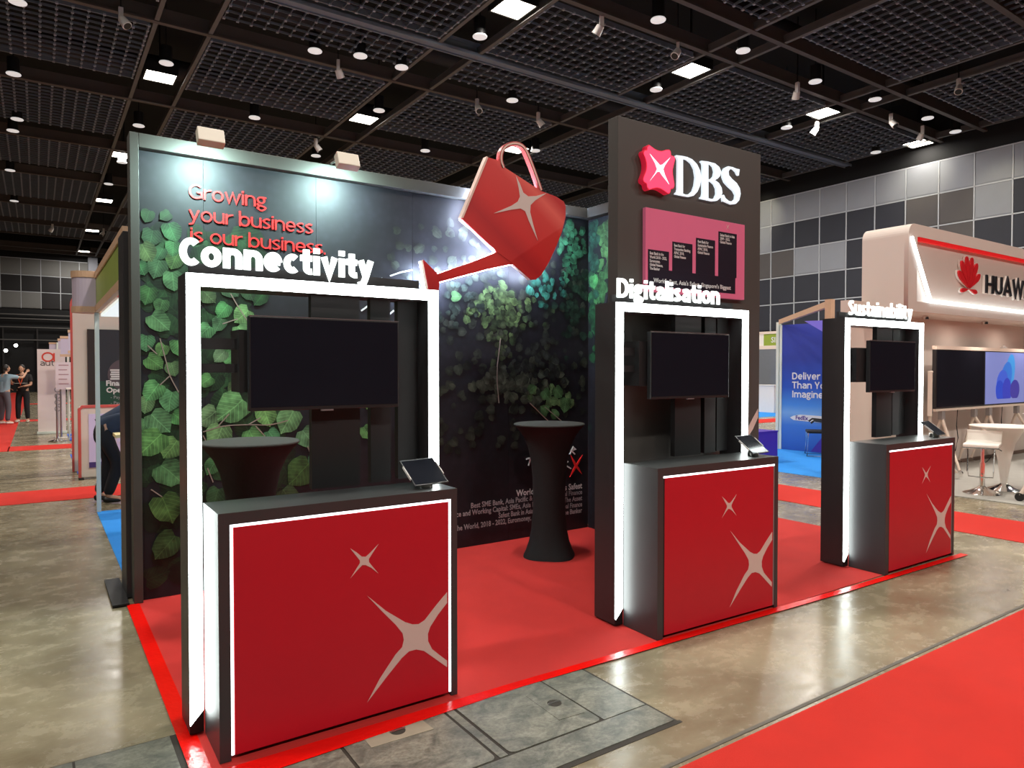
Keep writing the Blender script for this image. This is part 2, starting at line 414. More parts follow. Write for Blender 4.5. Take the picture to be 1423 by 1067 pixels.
M_dkb = mat('black_acoustic_panel', sr(30, 28, 30), 0.7, var=0.1, vscale=3)
M_pframe = mat('panel_frame_metal', sr(190, 194, 200), 0.45, 0.0, var=0.05)

floor = MB().box(-40, 27.6, -14, 61, -0.2, 0).build('floor', M_floor); struct(floor)
MB_ = MB().box(-40, 27.6, -14, 61, CEIL+1.9, CEIL+2.0)
ceiling = MB_.build('ceiling', M_slab); struct(ceiling)
wr = MB().box(27.62, 28.0, -14, 61, 0, CEIL+2.0).build('wall_right', M_hallwall); struct(wr)
wb = MB().box(-40, 28.0, 61.02, 61.4, 0, CEIL+2.0).build('wall_back', M_hallwall); struct(wb)
wl = MB().box(-40.4, -40, -14, 61.4, 0, CEIL+2.0).build('wall_left', M_hallwall); struct(wl)
wf = MB().box(-40, 28.0, -14.4, -14, 0, CEIL+2.0).build('wall_front', M_hallwall); struct(wf)

# acoustic panels of the right wall, one object each (rows down from 9.28 m, 1.185 m pitch)
P = 1.185
pan_me = {}
def panel_mesh(key, m, ax):
    if key in pan_me: return pan_me[key]
    t = 0.035; q = P-0.03
    b = MB()
    def bx(a0, a1, z0, z1, d0, d1):
        return b.box(d0, d1, a0, a1, z0, z1) if ax == 'x' else b.box(a0, a1, d0, d1, z0, z1)
    bx(0.015, q, -q, -0.015, -0.03, 0)
    bx(t, q-t+0.015, -q+t, -t-0.0, -0.045, -0.03)
    me = b.mesh('panel', m); pan_me[key] = me; return me
def frame_mesh(ax):
    k = 'frame'+ax
    if k in pan_me: return pan_me[k]
    b = MB(); q = P; f = 0.022
    for (a0, a1, z0, z1) in ((0, q, -f, f), (-f, f, -q, 0)):
        b.box(-0.05, 0, a0, a1, z0, z1) if ax == 'x' else b.box(a0, a1, -0.05, 0, z0, z1)
    pan_me[k] = b.mesh('panel_trim', M_pframe); return pan_me[k]
Y0 = 10.25+P*1          # column c9 runs from 10.25 downwards; columns counted away from the camera
pat_r = {  # column index (0 = farthest drawn in the photo) -> rows light(L) mid(M) dark(D)
}
def rowcode(col, row):
    # col 0 is y 10.25..11.43, growing with y
    light = {0: 'LLDDD', 1: 'LMMDD', 2: 'LMMDD', 3: 'LDDDD', 4: 'LDDDD', 5: 'LDLDD', 6: 'LDLDD', 7: 'LDMDD', 8: 'LLMDD', 9: 'LDDDD', -1: 'LDDDD', -2: 'LDDDD', -3: 'LLDDD'}
    return light.get(col, 'LDDLD')[row]
for c in range(-5, 14):
    for r in range(5):
        k = rowcode(c, r); m = {'L': M_pale, 'M': M_mid, 'D': M_dk}[k]
        o = bpy.data.objects.new('panel', panel_mesh('x'+k, m, 'x')); put(o, wr); o.location = (27.6, 10.25+c*P, 9.28-r*P)
        o = bpy.data.objects.new('panel_trim', frame_mesh('x')); put(o, wr); o.location = (27.6, 10.25+c*P, 9.28-r*P)
MB().box(27.5, 27.6, 4, 27, 3.15, 3.33).build('ledge', M_pframe, wr)
for k in range(12):
    o = MB().box(27.56, 27.6, 11+k*1.4, 12.37+k*1.4, 0.05, 3.1).build('door_leaf' if k in (4, 5) else 'wall_cladding', mat('grey_cladding', sr(120, 124, 132), 0.6, var=0.05), wr)
patb = {0: 'LLLLLLLLLLLLLLLL', 1: 'DDDDDDDDDDDDDDDD', 2: 'DDLDLLDDDDLLDDLL'}
for c in range(16):
    for r in range(3):
        k = patb[r][c]; m = mat('dim_acoustic_panel', sr(120, 120, 118), 0.75, var=0.04) if k == 'L' else M_dkb
        o = bpy.data.objects.new('panel', panel_mesh('y'+k, m, 'y')); put(o, wb); o.location = (-6.8+c*P, 61, 9.55-r*P)
        o = bpy.data.objects.new('panel_trim', frame_mesh('y')); put(o, wb); o.location = (-6.8+c*P, 61, 9.55-r*P)
for z in (5.2, 5.5, 4.6, 3.7): MB().box(-12, 20, 60.8, 60.9, z, z+0.08).build('catwalk_rail', M_rail, wb)
for x in range(-12, 12, 2): MB().box(x, x+0.1, 60.85, 60.95, 0, 4.6).build('partition_stile', mat('dark_stile', sr(40, 38, 38), 0.6, var=0.1), wb)
pl_ = MB().box(3.2, 3.8, 60.1, 60.8, 0, 9.85).build('trim_1', mat('grey_pillar', sr(98, 100, 108), 0.7, var=0.05)); struct(pl_)

# ---------------------------------------------------------------- ceiling: rails, beams, lattice
def U(x): return x*S
beamY = [0.55, 0.86, 1.33, 1.50, 1.93, 2.255, 2.95, 3.66, 4.345, 5.15, 5.82, 6.3, 6.97, 7.2]
for i, y in enumerate(beamY):
    blue = (y == 1.93)
    h = 0.16 if blue else 0.10
    b = MB().box(-38, 27.4, U(y)-0.16, U(y)+0.16, CEIL-0.02, CEIL+0.03) if blue else MB().box(-38, 27.4, U(y)-0.07, U(y)+0.07, CEIL-0.02, CEIL+0.03)
    b.box(-38, 27.4, U(y)-0.02, U(y)+0.02, CEIL+0.03, CEIL+0.35)
    if blue:
        b.box(-38, 27.4, U(y)-0.16, U(y)-0.12, CEIL-0.06, CEIL-0.02); b.box(-38, 27.4, U(y)+0.12, U(y)+0.16, CEIL-0.06, CEIL-0.02)
    b.build('beam', M_beamb if blue else M_beam, ceiling)
chX = [0.3675+0.735*k for k in range(-5, 5)]
for x in chX:
    for s in (-1, 1):
        xx = U(x+s*0.072)
        MB().box(xx-0.05, xx+0.05, 2, 60, CEIL-0.0, CEIL+0.06).box(xx-0.012, xx+0.012, 2, 60, CEIL+0.06, CEIL+0.22).build('rail', M_rail, ceiling)
lat_cols = [(chX[i]+0.085, chX[i+1]-0.085) for i in range(len(chX)-1)]
lat_rows = [(0.60, 1.27), (1.55, 1.89), (1.965, 2.13), (2.30, 2.74), (2.98, 3.45), (3.69, 4.15), (4.38, 4.95), (5.18, 5.65), (5.85, 6.25)]
lm = {}
BH, BT = 0.055, 0.012
def blade_me(L, d):
    k = ('blade', round(L, 2), d)
    if k not in lm:
        b = MB()
        if d == 'x': b.box(0, L, -BT/2, BT/2, 0, BH)
        else: b.box(-BT/2, BT/2, 0, L, 0, BH)
        lm[k] = b.mesh('blade', M_blade)
    return lm[k]
nb = 0
for ri, (ya, yb) in enumerate(lat_rows):
    for ci, (xa, xb) in enumerate(lat_cols):
        x0, x1, y0, y1 = U(xa), U(xb), U(ya), U(yb)
        nx = max(1, round((x1-x0)/0.305)); ny = max(1, round((y1-y0)/0.305)); dx = (x1-x0)/nx; dy = (y1-y0)/ny
        near = (ri, ci) in ((1, 6), (1, 7), (3, 5), (1, 8), (0, 7), (0, 8), (1, 5), (3, 4), (3, 6))
        if near and nb > 262: near = False
        key = (ri if not near else ri+100, round(x1-x0, 2))
        if near:
            if key not in lm:
                b = MB()
                for i in range(nx+1):
                    for j in range(ny+1): b.box(i*dx-0.03, i*dx+0.03, j*dy-0.03, j*dy+0.03, -0.012, 0.03)  # small pale boxes standing in for lit blade faces at the crossings
                fr = MB().box(0, x1-x0, -0.02, 0.02, 0, 0.13).box(0, x1-x0, y1-y0-0.02, y1-y0+0.02, 0, 0.13).box(-0.02, 0.02, 0, y1-y0, 0, 0.13).box(x1-x0-0.02, x1-x0+0.02, 0, y1-y0, 0, 0.13)
                lm[key] = (fr.mesh('lattice_panel', M_blade), b.mesh('lit_blade_knot', M_knot))
            pnl = bpy.data.objects.new('lattice_panel', lm[key][0]); put(pnl, ceiling); pnl.location = (x0, y0, CEIL+0.02)
            cl = bpy.data.objects.new('lit_blade_knot', lm[key][1]); put(cl, pnl); cl['kind'] = 'stuff'
            for j in range(1, ny):
                o = bpy.data.objects.new('blade', blade_me(x1-x0, 'x')); put(o, pnl); o.location = (0, j*dy, 0.01); nb += 1
            for i in range(1, nx):
                o = bpy.data.objects.new('blade', blade_me(y1-y0, 'y')); put(o, pnl); o.location = (i*dx, 0, 0.01); nb += 1
        else:
            if key not in lm:
                b = MB()
                for j in range(ny+1): b.box(0, x1-x0, j*dy-BT/2, j*dy+BT/2, 0.01, 0.01+BH)
                for i in range(nx+1): b.box(i*dx-BT/2, i*dx+BT/2, 0, y1-y0, 0.01, 0.01+BH)
                nf = len(b.f)
                for i in range(nx+1):
                    for j in range(ny+1): b.box(i*dx-0.03, i*dx+0.03, j*dy-0.03, j*dy+0.03, -0.012, 0.03)  # same pale knots, imitating the light on the blades where they cross
                me = b.mesh('lattice_panel', [M_blade, M_knot])
                for p_ in me.polygons:
                    if p_.index >= nf: p_.material_index = 1
                lm[key] = me
            pnl = bpy.data.objects.new('lattice_panel', lm[key]); put(pnl, ceiling); pnl.location = (x0, y0, CEIL+0.02); pnl['kind'] = 'stuff'
# ducts above the open strips
for (y, r) in ((1.42*S, 0.3), (2.2*S, 0.28), (2.86*S, 0.3), (0.95*S, 0.35)):
    MB().tube([(-20, y, CEIL+0.9), (27, y, CEIL+0.9)], r, 14).build('duct', M_dkb, ceiling, smooth=True)

# ---------------------------------------------------------------- ceiling fittings (things)
M_lamp = emat('lamp_panel', (1.0, 0.93, 0.8), 14.0)
M_down = mat('downlight_face', sr(225, 225, 228), 0.5, emit=(1, 0.98, 0.95), es=0.5, var=0.03)
M_hous = mat('black_housing', sr(16, 16, 17), 0.5, var=0.1)
M_whm = mat('white_metal', sr(214, 208, 204), 0.4, var=0.05)
def lamp():
    t = thing('ceiling_lamp', '', 'lamp', (0, 0, CEIL))
    MB().box(-0.02, 0.02, -0.02, 0.02, 0.3, 1.9).build('hanger', M_hous, t)
    MB().box(-0.42, 0.42, -0.42, 0.42, 0.06, 0.3).box(-0.42, 0.42, -0.42, -0.38, 0.03, 0.06).box(-0.42, 0.42, 0.38, 0.42, 0.03, 0.06).box(-0.42, -0.38, -0.38, 0.38, 0.03, 0.06).box(0.38, 0.42, -0.38, 0.38, 0.03, 0.06).build('housing', M_hous, t)
    MB().box(-0.375, 0.375, -0.375, 0.375, 0.045, 0.058).build('diffuser', M_lamp, t)
    return t
lamp_labels = {
    (3.0, 22.3): 'square ceiling lamp high above the top left corner of the booth wall',
    (2.9, 31.2): 'square ceiling lamp glowing right beside the top left corner of the booth wall',
    (2.8, 40.0): 'square ceiling lamp left of the booth wall, third of its line from the front',
    (2.8, 49.0): 'small far ceiling lamp, last but one of the line towards the back wall',
    (2.8, 58.0): 'farthest and smallest ceiling lamp, just above the panels of the back wall',
    (9.1, 22.2): 'square ceiling lamp above the middle of the booth wall between the two floodlights',
    (9.2, 13.5): 'largest square ceiling lamp at the top centre of the picture',
    (15.1, 22.0): 'square ceiling lamp seen through the handle of the watering can',
    (15.2, 13.5): 'square ceiling lamp above the taupe tower panel',
    (21.25, 13.3): 'square ceiling lamp second from the right wall, above the pale acoustic panels',
    (27.0, 13.1): 'square ceiling lamp nearest the right wall of pale panels'}
L0 = lamp(); first = True
for (x, y), lb in lamp_labels.items():
    if first: t = L0; first = False; t.location = (x, y, CEIL); t['label'] = lb; t['group'] = 'square ceiling lamps'
    else: t = dup_tree(L0, (x, y, CEIL), label=lb, group='square ceiling lamps')
def downl():
    t = thing('downlight', 'round white ceiling downlight with a black can housing', 'lamp', (0, 0, CEIL), group='round ceiling downlights')
    MB().box(-0.012, 0.012, -0.012, 0.012, 0.42, 2.02).build('hanger', M_hous, t)
    MB().lathe([(0.15, 0.0), (0.15, 0.42)], 20).build('housing', M_hous, t, smooth=True)
    MB().lathe([(0.175, -0.03), (0.18, -0.015), (0.17, 0.0)], 24).build('lens', M_down, t, smooth=True)
    return t
DL = [(-0.032, 2.344), (-0.054, 2.918), (-0.054, 3.434), (-0.072, 3.609), (0.36, 2.536), (0.356, 3.245), (0.732, 2.178), (0.863, 2.131), (1.008, 2.135), (1.102, 2.536), (0.725, 2.885), (1.089, 3.235), (1.11, 1.807), (1.47, 2.164), (1.892, 2.598), (1.477, 2.881), (1.479, 1.436), (1.838, 1.793), (1.841, 1.424), (2.244, 1.434), (2.575, 1.404), (2.57, 1.77), (2.938, 1.39), (3.2, 1.402), (3.2, 1.739), (0.35, 3.86), (0.33, 4.35), (-0.1, 4.33), (-0.1, 5.1)]
DLL = ['downlight at the very top left corner of the picture', 'downlight at the left edge, upper of the three there', 'downlight at the left edge, middle one, just above its neighbour', 'downlight at the left edge, lowest of the near three',
 'downlight just above the bright lamp high over the booth wall corner', 'downlight directly over the top left corner of the booth wall', 'white disc downlight, left one of three in a row at the top', 'white disc downlight, middle one of three in a row at the top', 'white disc downlight, right one of three in a row at the top',
 'downlight beside the lamp above the middle of the booth wall', 'downlight above the left floodlight', 'downlight just left of the right floodlight, over the wall edge', 'downlight below the largest lamp at the top centre', 'downlight under the dark strip right of the largest lamp', 'downlight beside the handle of the watering can', 'downlight above the rim of the watering can',
 'downlight at the top edge above the emblem tower', 'downlight left of the square lamp over the emblem tower', 'downlight in the dark strip right of the square lamp over the tower', 'downlight in the dark strip at the top right, between two lamps', 'downlight in the small opening at the upper right', 'downlight right above the top right corner of the tower', 'downlight in the right hand strip before the pale wall', 'downlight nearest the right edge of the picture', 'downlight by the wall edge, left of the last lamp',
 'downlight above the second lamp at the left of the booth wall', 'small downlight in the distance left of the booth wall', 'small far downlight at the left edge', 'smallest farthest downlight at the left edge']
D0 = downl(); D0['label'] = DLL[0]
for i, (x, y) in enumerate(DL):
    loc = (U(x)*0.985, U(y)*0.985, CEIL-0.12)
    if i == 0: D0.location = loc
    else: dup_tree(D0, loc, label=DLL[i])
def spot():
    t = thing('track_spotlight', 'small white spotlight hanging from the dark ceiling grid', 'lamp', group='white ceiling spotlights')
    MB().box(-0.012, 0.012, -0.012, 0.012, 0.30, 2.18).build('hanger', M_hous, t)
    MB().box(-0.05, 0.05, -0.04, 0.04, 0, 0.30).build('bracket', M_whm, t)
    MB().tube([(0.02, 0, 0.05), (0.12, -0.08, -0.12)], [0.09, 0.11], 14).build('lamp_head', M_whm, t, smooth=True)
    MB().tube([(0.122, -0.082, -0.122), (0.128, -0.087, -0.132)], [0.085, 0.085], 14).build('lens', M_hous, t, smooth=True)
    return t
S0 = spot()
SPL = ['white spotlight at the upper left of the ceiling lattice', 'white spotlight under the three disc downlights', 'white spotlight at the top, right of the largest lamp', 'white spotlight above the lamp over the tower', 'white spotlight over the watering can, upper left one', 'white spotlight over the watering can, right one', 'white spotlight above the second lamp from the right wall', 'white spotlight below the second lamp from the right wall', 'white spotlight nearest the right edge', 'white spotlight in the lattice left of the last lamp', 'tiny white spotlight by the right floodlight', 'white spotlight just above the last lamp at the right', 'far white spotlight at the left, left one', 'far white spotlight left of the booth wall corner', 'dim white spotlight beside the tower near the wall edge']
S0['label'] = SPL[0]
SP = [(168, 30), (470, 100), (836, 40), (942, 75), (663, 152), (748, 170), (1108, 130), (1135, 182), (1332, 125), (1238, 172), (439, 205), (1282, 188), (73, 319), (144, 325), (990, 262)]
for i, (x, y) in enumerate(SP):
    p = on('z', CEIL-0.3, x, y); loc = (p.x, p.y, CEIL-0.28)
    if p.x > 27: continue
    if i == 0: S0.location = loc
    else: dup_tree(S0, loc, rz=i*1.3, label=SPL[i])

# ---------------------------------------------------------------- floor: joints, pit covers, carpets
MB().box(-8, 2.4, 2.17, 3.345, 0.0, 0.0012).box(0.47, 2.41, 2.17, 2.19, 0.0012, 0.002).build('trench_bed', M_groove, floor)
def plate(x0, x1, y0, y1, z=0.004, m=None, name='trench_cover', r=0.03, par=None):
    lp = []
    for cx, cy, a in ((x1-r, y1-r, 0), (x0+r, y1-r, 90), (x0+r, y0+r, 180), (x1-r, y0+r, 270)): lp += arc(cx, cy, r, r, a, a+90, 4)
    return MB().prism(lp, 'z', 0.001, z).build(name, m or M_trench, par or floor)
# surround strips of the open pit and its two lids
plate(0.5, 2.385, 2.2, 2.375, r=0.004); plate(2.125, 2.385, 2.382, 2.88, r=0.004); plate(1.56, 1.60, 2.385, 2.88, r=0.004)
plate(0.3, 1.04, 2.385, 2.88, r=0.01)
c1 = plate(1.615, 2.115, 2.385, 2.875, 0.005); c2 = plate(1.055, 1.545, 2.385, 2.89, 0.005)
MB().prism([(p[0], p[1]) for p in arc(0, 0, 1, 1, 0, 1, 1)][:0] or [(1.95, 2.49), (2.09, 2.48), (2.10, 2.78), (1.96, 2.77)], 'z', 0.005, 0.0068).build('inset_plate', M_trench, c1)
MB().prism([(1.15, 2.75), (1.44, 2.74), (1.43, 2.885), (1.15, 2.885)], 'z', 0.005, 0.0068).build('inset_plate', mat('pale_plate', sr(146, 138, 120), 0.5, var=0.2, vscale=14), c2)
for par, (x, y) in ((c1, (2.03, 2.63)), (c2, (1.30, 2.815))):
    MB().lathe([(0.035, 0.0068), (0.034, 0.0074)], 20, (x, y, 0)).build('finger_hole', M_groove, par)
    MB().box(x-0.035, x+0.035, y-0.006, y+0.006, 0.0074, 0.012).build('lift_bar', M_steel, par)
for k in range(14):      # older tiles of the cable trench left of the booth
    x1 = 0.46-k*0.36
    MB().box(x1-0.35, x1, 2.84, 3.335, 0.001, 0.004).build('trench_tile', M_trench, floor)
MB().box(-30, 0.45, 12.1, 12.13, 0, 0.002).build('floor_joint', M_groove, floor)
MB().box(-30, 0.6, 12.55, 12.58, 0, 0.002).build('floor_joint', M_groove, floor)
MB().box(-30, 27, 1.945, 1.965, 0.0, 0.003).build('floor_joint', mat('grey_joint_strip', sr(92, 86, 76), 0.6, var=0.2, vscale=20), floor)

def carpet(name, lb, x0, x1, y0, y1, m, z=0.005):
    o = MB().box(x0, x1, y0, y1, 0.0005, z).build(name, m); return tag(o, lb, 'carpet')
c = carpet('booth_carpet', 'dark red carpet square under the black display booth', 0.54, 6.6, 2.86, 5.505, M_booth, 0.006)
cp = [(0.49, 5.36), (0.49, 2.90), (0.84, 2.895), (2.07, 2.89), (3.0, 2.85), (4.8, 2.79), (6.6, 2.76)]
MB().prism([(0.485, 5.36), (0.485, 2.86), (0.56, 2.86), (0.56, 5.36)], 'z', 0.0062, 0.008).build('edge_tape', M_tape, c)
MB().prism([(0.485, 2.86), (0.485, 2.80), (2.0, 2.86), (3.0, 2.835), (4.8, 2.78), (6.62, 2.755), (6.62, 2.815), (4.8, 2.84), (3.0, 2.895), (2.0, 2.92), (0.56, 2.93)], 'z', 0.0062, 0.008).build('edge_tape', M_tape, c)
carpet('aisle_carpet', 'bright red carpet filling the lower right corner of the floor', 0.5, 27, -1.1, 1.92, M_aisle)
carpet('aisle_carpet', 'red carpet band crossing the floor between the booth and the grey stand floor', 7.52, 8.55, 2.3, 26, M_aisle)
carpet('aisle_carpet', 'nearest red carpet band on the floor left of the booth', -20, 7.5, 10.15, 11.18, M_aisle)
carpet('aisle_carpet', 'second red carpet band left of the booth, running from the corner of the long carpet', -0.5, 7.5, 16.85, 17.85, M_aisle)
carpet('aisle_carpet', 'red carpet running away to the back at the left edge, under the kneeling pair', -1.5, -0.48, 16.85, 60, M_aisle)
carpet('aisle_carpet', 'third red carpet strip left of the booth, behind the banner', -0.46, 7.0, 26.3, 27.3, M_aisle)
carpet('aisle_carpet', 'farthest thin red carpet strip on the left', -0.46, 7.0, 39.2, 40.2, M_aisle)
carpet('aisle_carpet', 'far red carpet strip in front of the green signed stand', 12.7, 27, 13.2, 14.2, M_aisle)
carpet('stand_carpet', 'bright blue carpet under the white framed stand behind the booth wall', 0.54, 5.5, 6.2, 9.12, M_bluec)
carpet('stand_carpet', 'bright blue carpet in front of the blue aeroplane wall', 9.6, 17.0, 5.73, 9.4, M_bluec)
carpet('stand_carpet', 'blue carpet sliver under the red rimmed kiosk wall', 0.5, 5.0, 12.6, 15.6, mat('deep_blue_carpet', sr(30, 90, 200), 0.95, var=0.1))
carpet('stand_carpet', 'blue carpet at the foot of the far truss on the left', 0.6, 4.5, 18.6, 20.6, mat('deep_blue_carpet', sr(30, 90, 200), 0.95))
carpet('stand_carpet', 'blue carpet of the far stand with the green sign', 18.0, 27, 14.8, 18.5, M_bluec)
carpet('stand_carpet', 'pale grey carpet under the stools and rolling screens', 9.58, 22, 1.98, 5.56, M_greyc, 0.012)

for (x, y, z, tx, ty, tz, pw) in ((25.0, 12.2, 9.75, 27.6, 13.2, 8.7, 170), (25.0, 19.8, 9.75, 27.6, 20.2, 8.5, 170), (25.0, 10.2, 9.6, 27.6, 10.6, 7.4, 120)):
    d = bpy.data.lights.new('wall_spot', 'SPOT'); d.energy = pw; d.color = (1.0, 0.90, 0.62); d.spot_size = radians(52); d.spot_blend = 0.9; d.shadow_soft_size = 0.08
    o = bpy.data.objects.new('wall_spot', d); COL.objects.link(o); o.location = (x, y, z)
    o.rotation_euler = (Vector((tx, ty, tz))-Vector((x, y, z))).to_track_quat('-Z', 'Y').to_euler()
# ================================================================ THE BOOTH
WX0, WX1, WY, WH = 0.585, 4.60, 5.41, 3.20
def mural_mat(name, base):
    m = bpy.data.materials.new(name); m.use_nodes = True
    N, L = nodes_of(m); p = N['Principled BSDF']; p.inputs['Roughness'].default_value = 0.60
    tc = N.new('ShaderNodeTexCoord'); n = N.new('ShaderNodeTexNoise'); n.inputs['Scale'].default_value = 1.6; n.inputs['Detail'].default_value = 6
    L.new(tc.outputs['Object'], n.inputs['Vector'])
    v = N.new('ShaderNodeTexVoronoi'); v.inputs['Scale'].default_value = 16; L.new(tc.outputs['Object'], v.inputs['Vector'])
    r = N.new('ShaderNodeValToRGB'); r.color_ramp.elements[0].position = 0.42; r.color_ramp.elements[1].position = 0.75
    r.color_ramp.elements[0].color = (*base, 1); r.color_ramp.elements[1].color = (*[c*2.2 for c in base], 1)
    L.new(n.outputs['Fac'], r.inputs['Fac'])
    mx = N.new('ShaderNodeMix'); mx.data_type = 'RGBA'; mx.blend_type = 'MULTIPLY'; mx.inputs['Factor'].default_value = 0.5
    r2 = N.new('ShaderNodeValToRGB'); r2.color_ramp.elements[0].color = (1, 1, 1, 1); r2.color_ramp.elements[1].color = (0.2, 0.2, 0.2, 1)
    r2.color_ramp.elements[1].position = 0.6
    L.new(v.outputs['Distance'], r2.inputs['Fac']); L.new(r.outputs['Color'], mx.inputs['A']); L.new(r2.outputs['Color'], mx.inputs['B'])
    L.new(mx.outputs['Result'], p.inputs['Base Color']); MATS[name] = m; return m
M_mural = mural_mat('night_foliage_print', sr(25, 22, 30))
def leaf_material():
    m = bpy.data.materials.new('printed_leaf'); m.use_nodes = True
    N, L = nodes_of(m); p = N['Principled BSDF']; p.inputs['Roughness'].default_value = 0.52
    at = N.new('ShaderNodeAttribute'); at.attribute_name = 'leafcol'
    uv = N.new('ShaderNodeUVMap'); sep = N.new('ShaderNodeSeparateXYZ'); L.new(uv.outputs['UV'], sep.inputs[0])
    def math(op, a, b=None, v=None):
        n = N.new('ShaderNodeMath'); n.operation = op
        for i, q in enumerate((a, b)):
            if q is None: continue
            if isinstance(q, (int, float)): n.inputs[i].default_value = q
            else: L.new(q, n.inputs[i])
        return n.outputs[0]
    ax = math('ABSOLUTE', sep.outputs['X'])
    # side veins: run outwards and forwards from the midrib
    t = math('ADD', math('MULTIPLY', sep.outputs['Y'], 3.2), math('MULTIPLY', ax, -2.6))
    s = math('ABSOLUTE', math('SUBTRACT', math('FRACT', t), 0.5))
    side = math('LESS_THAN', s, 0.06); mid = math('LESS_THAN', ax, 0.035)
    vein = math('MAXIMUM', side, mid)
    rad = math('POWER', math('ADD', math('MULTIPLY', sep.outputs['X'], sep.outputs['X']), math('MULTIPLY', sep.outputs['Y'], sep.outputs['Y'])), 0.5)
    no = N.new('ShaderNodeTexNoise'); no.inputs['Scale'].default_value = 14; no.inputs['Detail'].default_value = 4
    tc = N.new('ShaderNodeTexCoord'); L.new(tc.outputs['Object'], no.inputs['Vector'])
    sh1 = math('ADD', math('MULTIPLY', no.outputs['Fac'], 1.9), -0.35)
    sh2 = math('SUBTRACT', 1.12, math('MULTIPLY', rad, 0.35))
    sh3 = math('ADD', 0.80, math('MULTIPLY', sep.outputs['X'], 0.32))
    shade = math('MULTIPLY', math('MAXIMUM', sh1, 0.12), math('MULTIPLY', sh2, sh3))
    m1 = N.new('ShaderNodeMix'); m1.data_type = 'RGBA'; m1.blend_type = 'MULTIPLY'; m1.inputs['Factor'].default_value = 1
    L.new(at.outputs['Color'], m1.inputs['A']); L.new(shade, m1.inputs['B'])
    m2 = N.new('ShaderNodeMix'); m2.data_type = 'RGBA'; m2.blend_type = 'ADD'
    L.new(math('MULTIPLY', vein, 0.35), m2.inputs['Factor']); L.new(m1.outputs['Result'], m2.inputs['A']); L.new(at.outputs['Color'], m2.inputs['B'])
    L.new(m2.outputs['Result'], p.inputs['Base Color']); return m
M_leaf = leaf_material()
M_stem = mat('printed_stem', sr(150, 132, 124), 0.4, var=0.15, vscale=20)
M_redtxt = mat('red_print', sr(235, 45, 45), 0.4, var=0.02)
M_whtxt = mat('white_print', sr(225, 222, 222), 0.5, var=0.02)
M_dim = mat('dim_white_print', sr(170, 165, 168), 0.5, var=0.02)

def leaf_print(name, leaves, plane, at, par, seed=1):
    """flat printed leaves: (a, z, radius, rgb, turn); plane 'y' or 'x'"""
    rnd = random.Random(seed); vs = []; fs = []; cols = []; uvs = []
    base = parent_base(par)
    prof = [(0, -0.82), (0.5, -1.0), (0.88, -0.72), (1.0, -0.2), (0.9, 0.3), (0.62, 0.72), (0.25, 0.98), (0, 1.18), (-0.25, 0.98), (-0.62, 0.72), (-0.9, 0.3), (-1.0, -0.2), (-0.88, -0.72), (-0.5, -1.0)]
    for k, (a, z, r, c, tn) in enumerate(leaves):
        n = len(vs); d = at-0.0006-k*0.000008
        for (x, y) in prof:
            jx = x*(1+rnd.uniform(-.09, .09)); jy = y*(1+rnd.uniform(-.07, .07))
            X = a+r*(jx*cos(tn)-jy*sin(tn)); Z = z+r*(jx*sin(tn)+jy*cos(tn))
            vs.append(((X, d, Z) if plane == 'y' else (d, X, Z))); uvs.append((x, y)); cols.append(c)
        f = tuple(range(n, n+len(prof))); fs.append(f if plane == 'y' else f)
    me = bpy.data.meshes.new(name); me.from_pydata([tuple(Vector(v)-base) for v in vs], [], fs)
    ca = me.color_attributes.new('leafcol', 'FLOAT_COLOR', 'POINT')
    for i, c in enumerate(cols): ca.data[i].color = (*c, 1)
    u = me.uv_layers.new(name='UVMap')
    for lp in me.loops: u.data[lp.index].uv = uvs[lp.vertex_index]
    me.materials.append(M_leaf); o = bpy.data.objects.new(name, me); put(o, par); o['kind'] = 'stuff'; return o

bw = thing('mural_wall', 'tall black booth wall printed with green leaves and red slogan', 'exhibition wall', (2.6, WY, 0))
for (x0, x1) in ((0.585, 1.0), (1.0, 1.82), (1.82, 2.65), (2.65, 3.63), (3.63, 4.60)):
    MB().box(x0+0.001, x1-0.001, WY, WY+0.06, 0.0085, 3.10).build('mural_panel', M_mural, bw, world=True)
MB().box(0.53, 0.585, 5.35, 5.50, 0.0085, 3.20).build('side_frame', M_wallframe, bw, world=True, bevel=0.003)
MB().box(0.586, 4.60, 5.35, 5.50, 3.105, 3.20).build('top_frame', M_wallframe, bw, world=True, bevel=0.003)
MB().box(0.50, 4.7, 5.52, 5.86, 0.0085, 2.56).build('rear_box', M_black, bw, world=True, bevel=0.004)
MB().prism([(5.35, 0.0085), (5.35, 0.022), (6.05, 0.022), (6.05, 0.0085)], 'x', 0.40, 0.50).build('foot_plate', M_dark, bw, world=True)
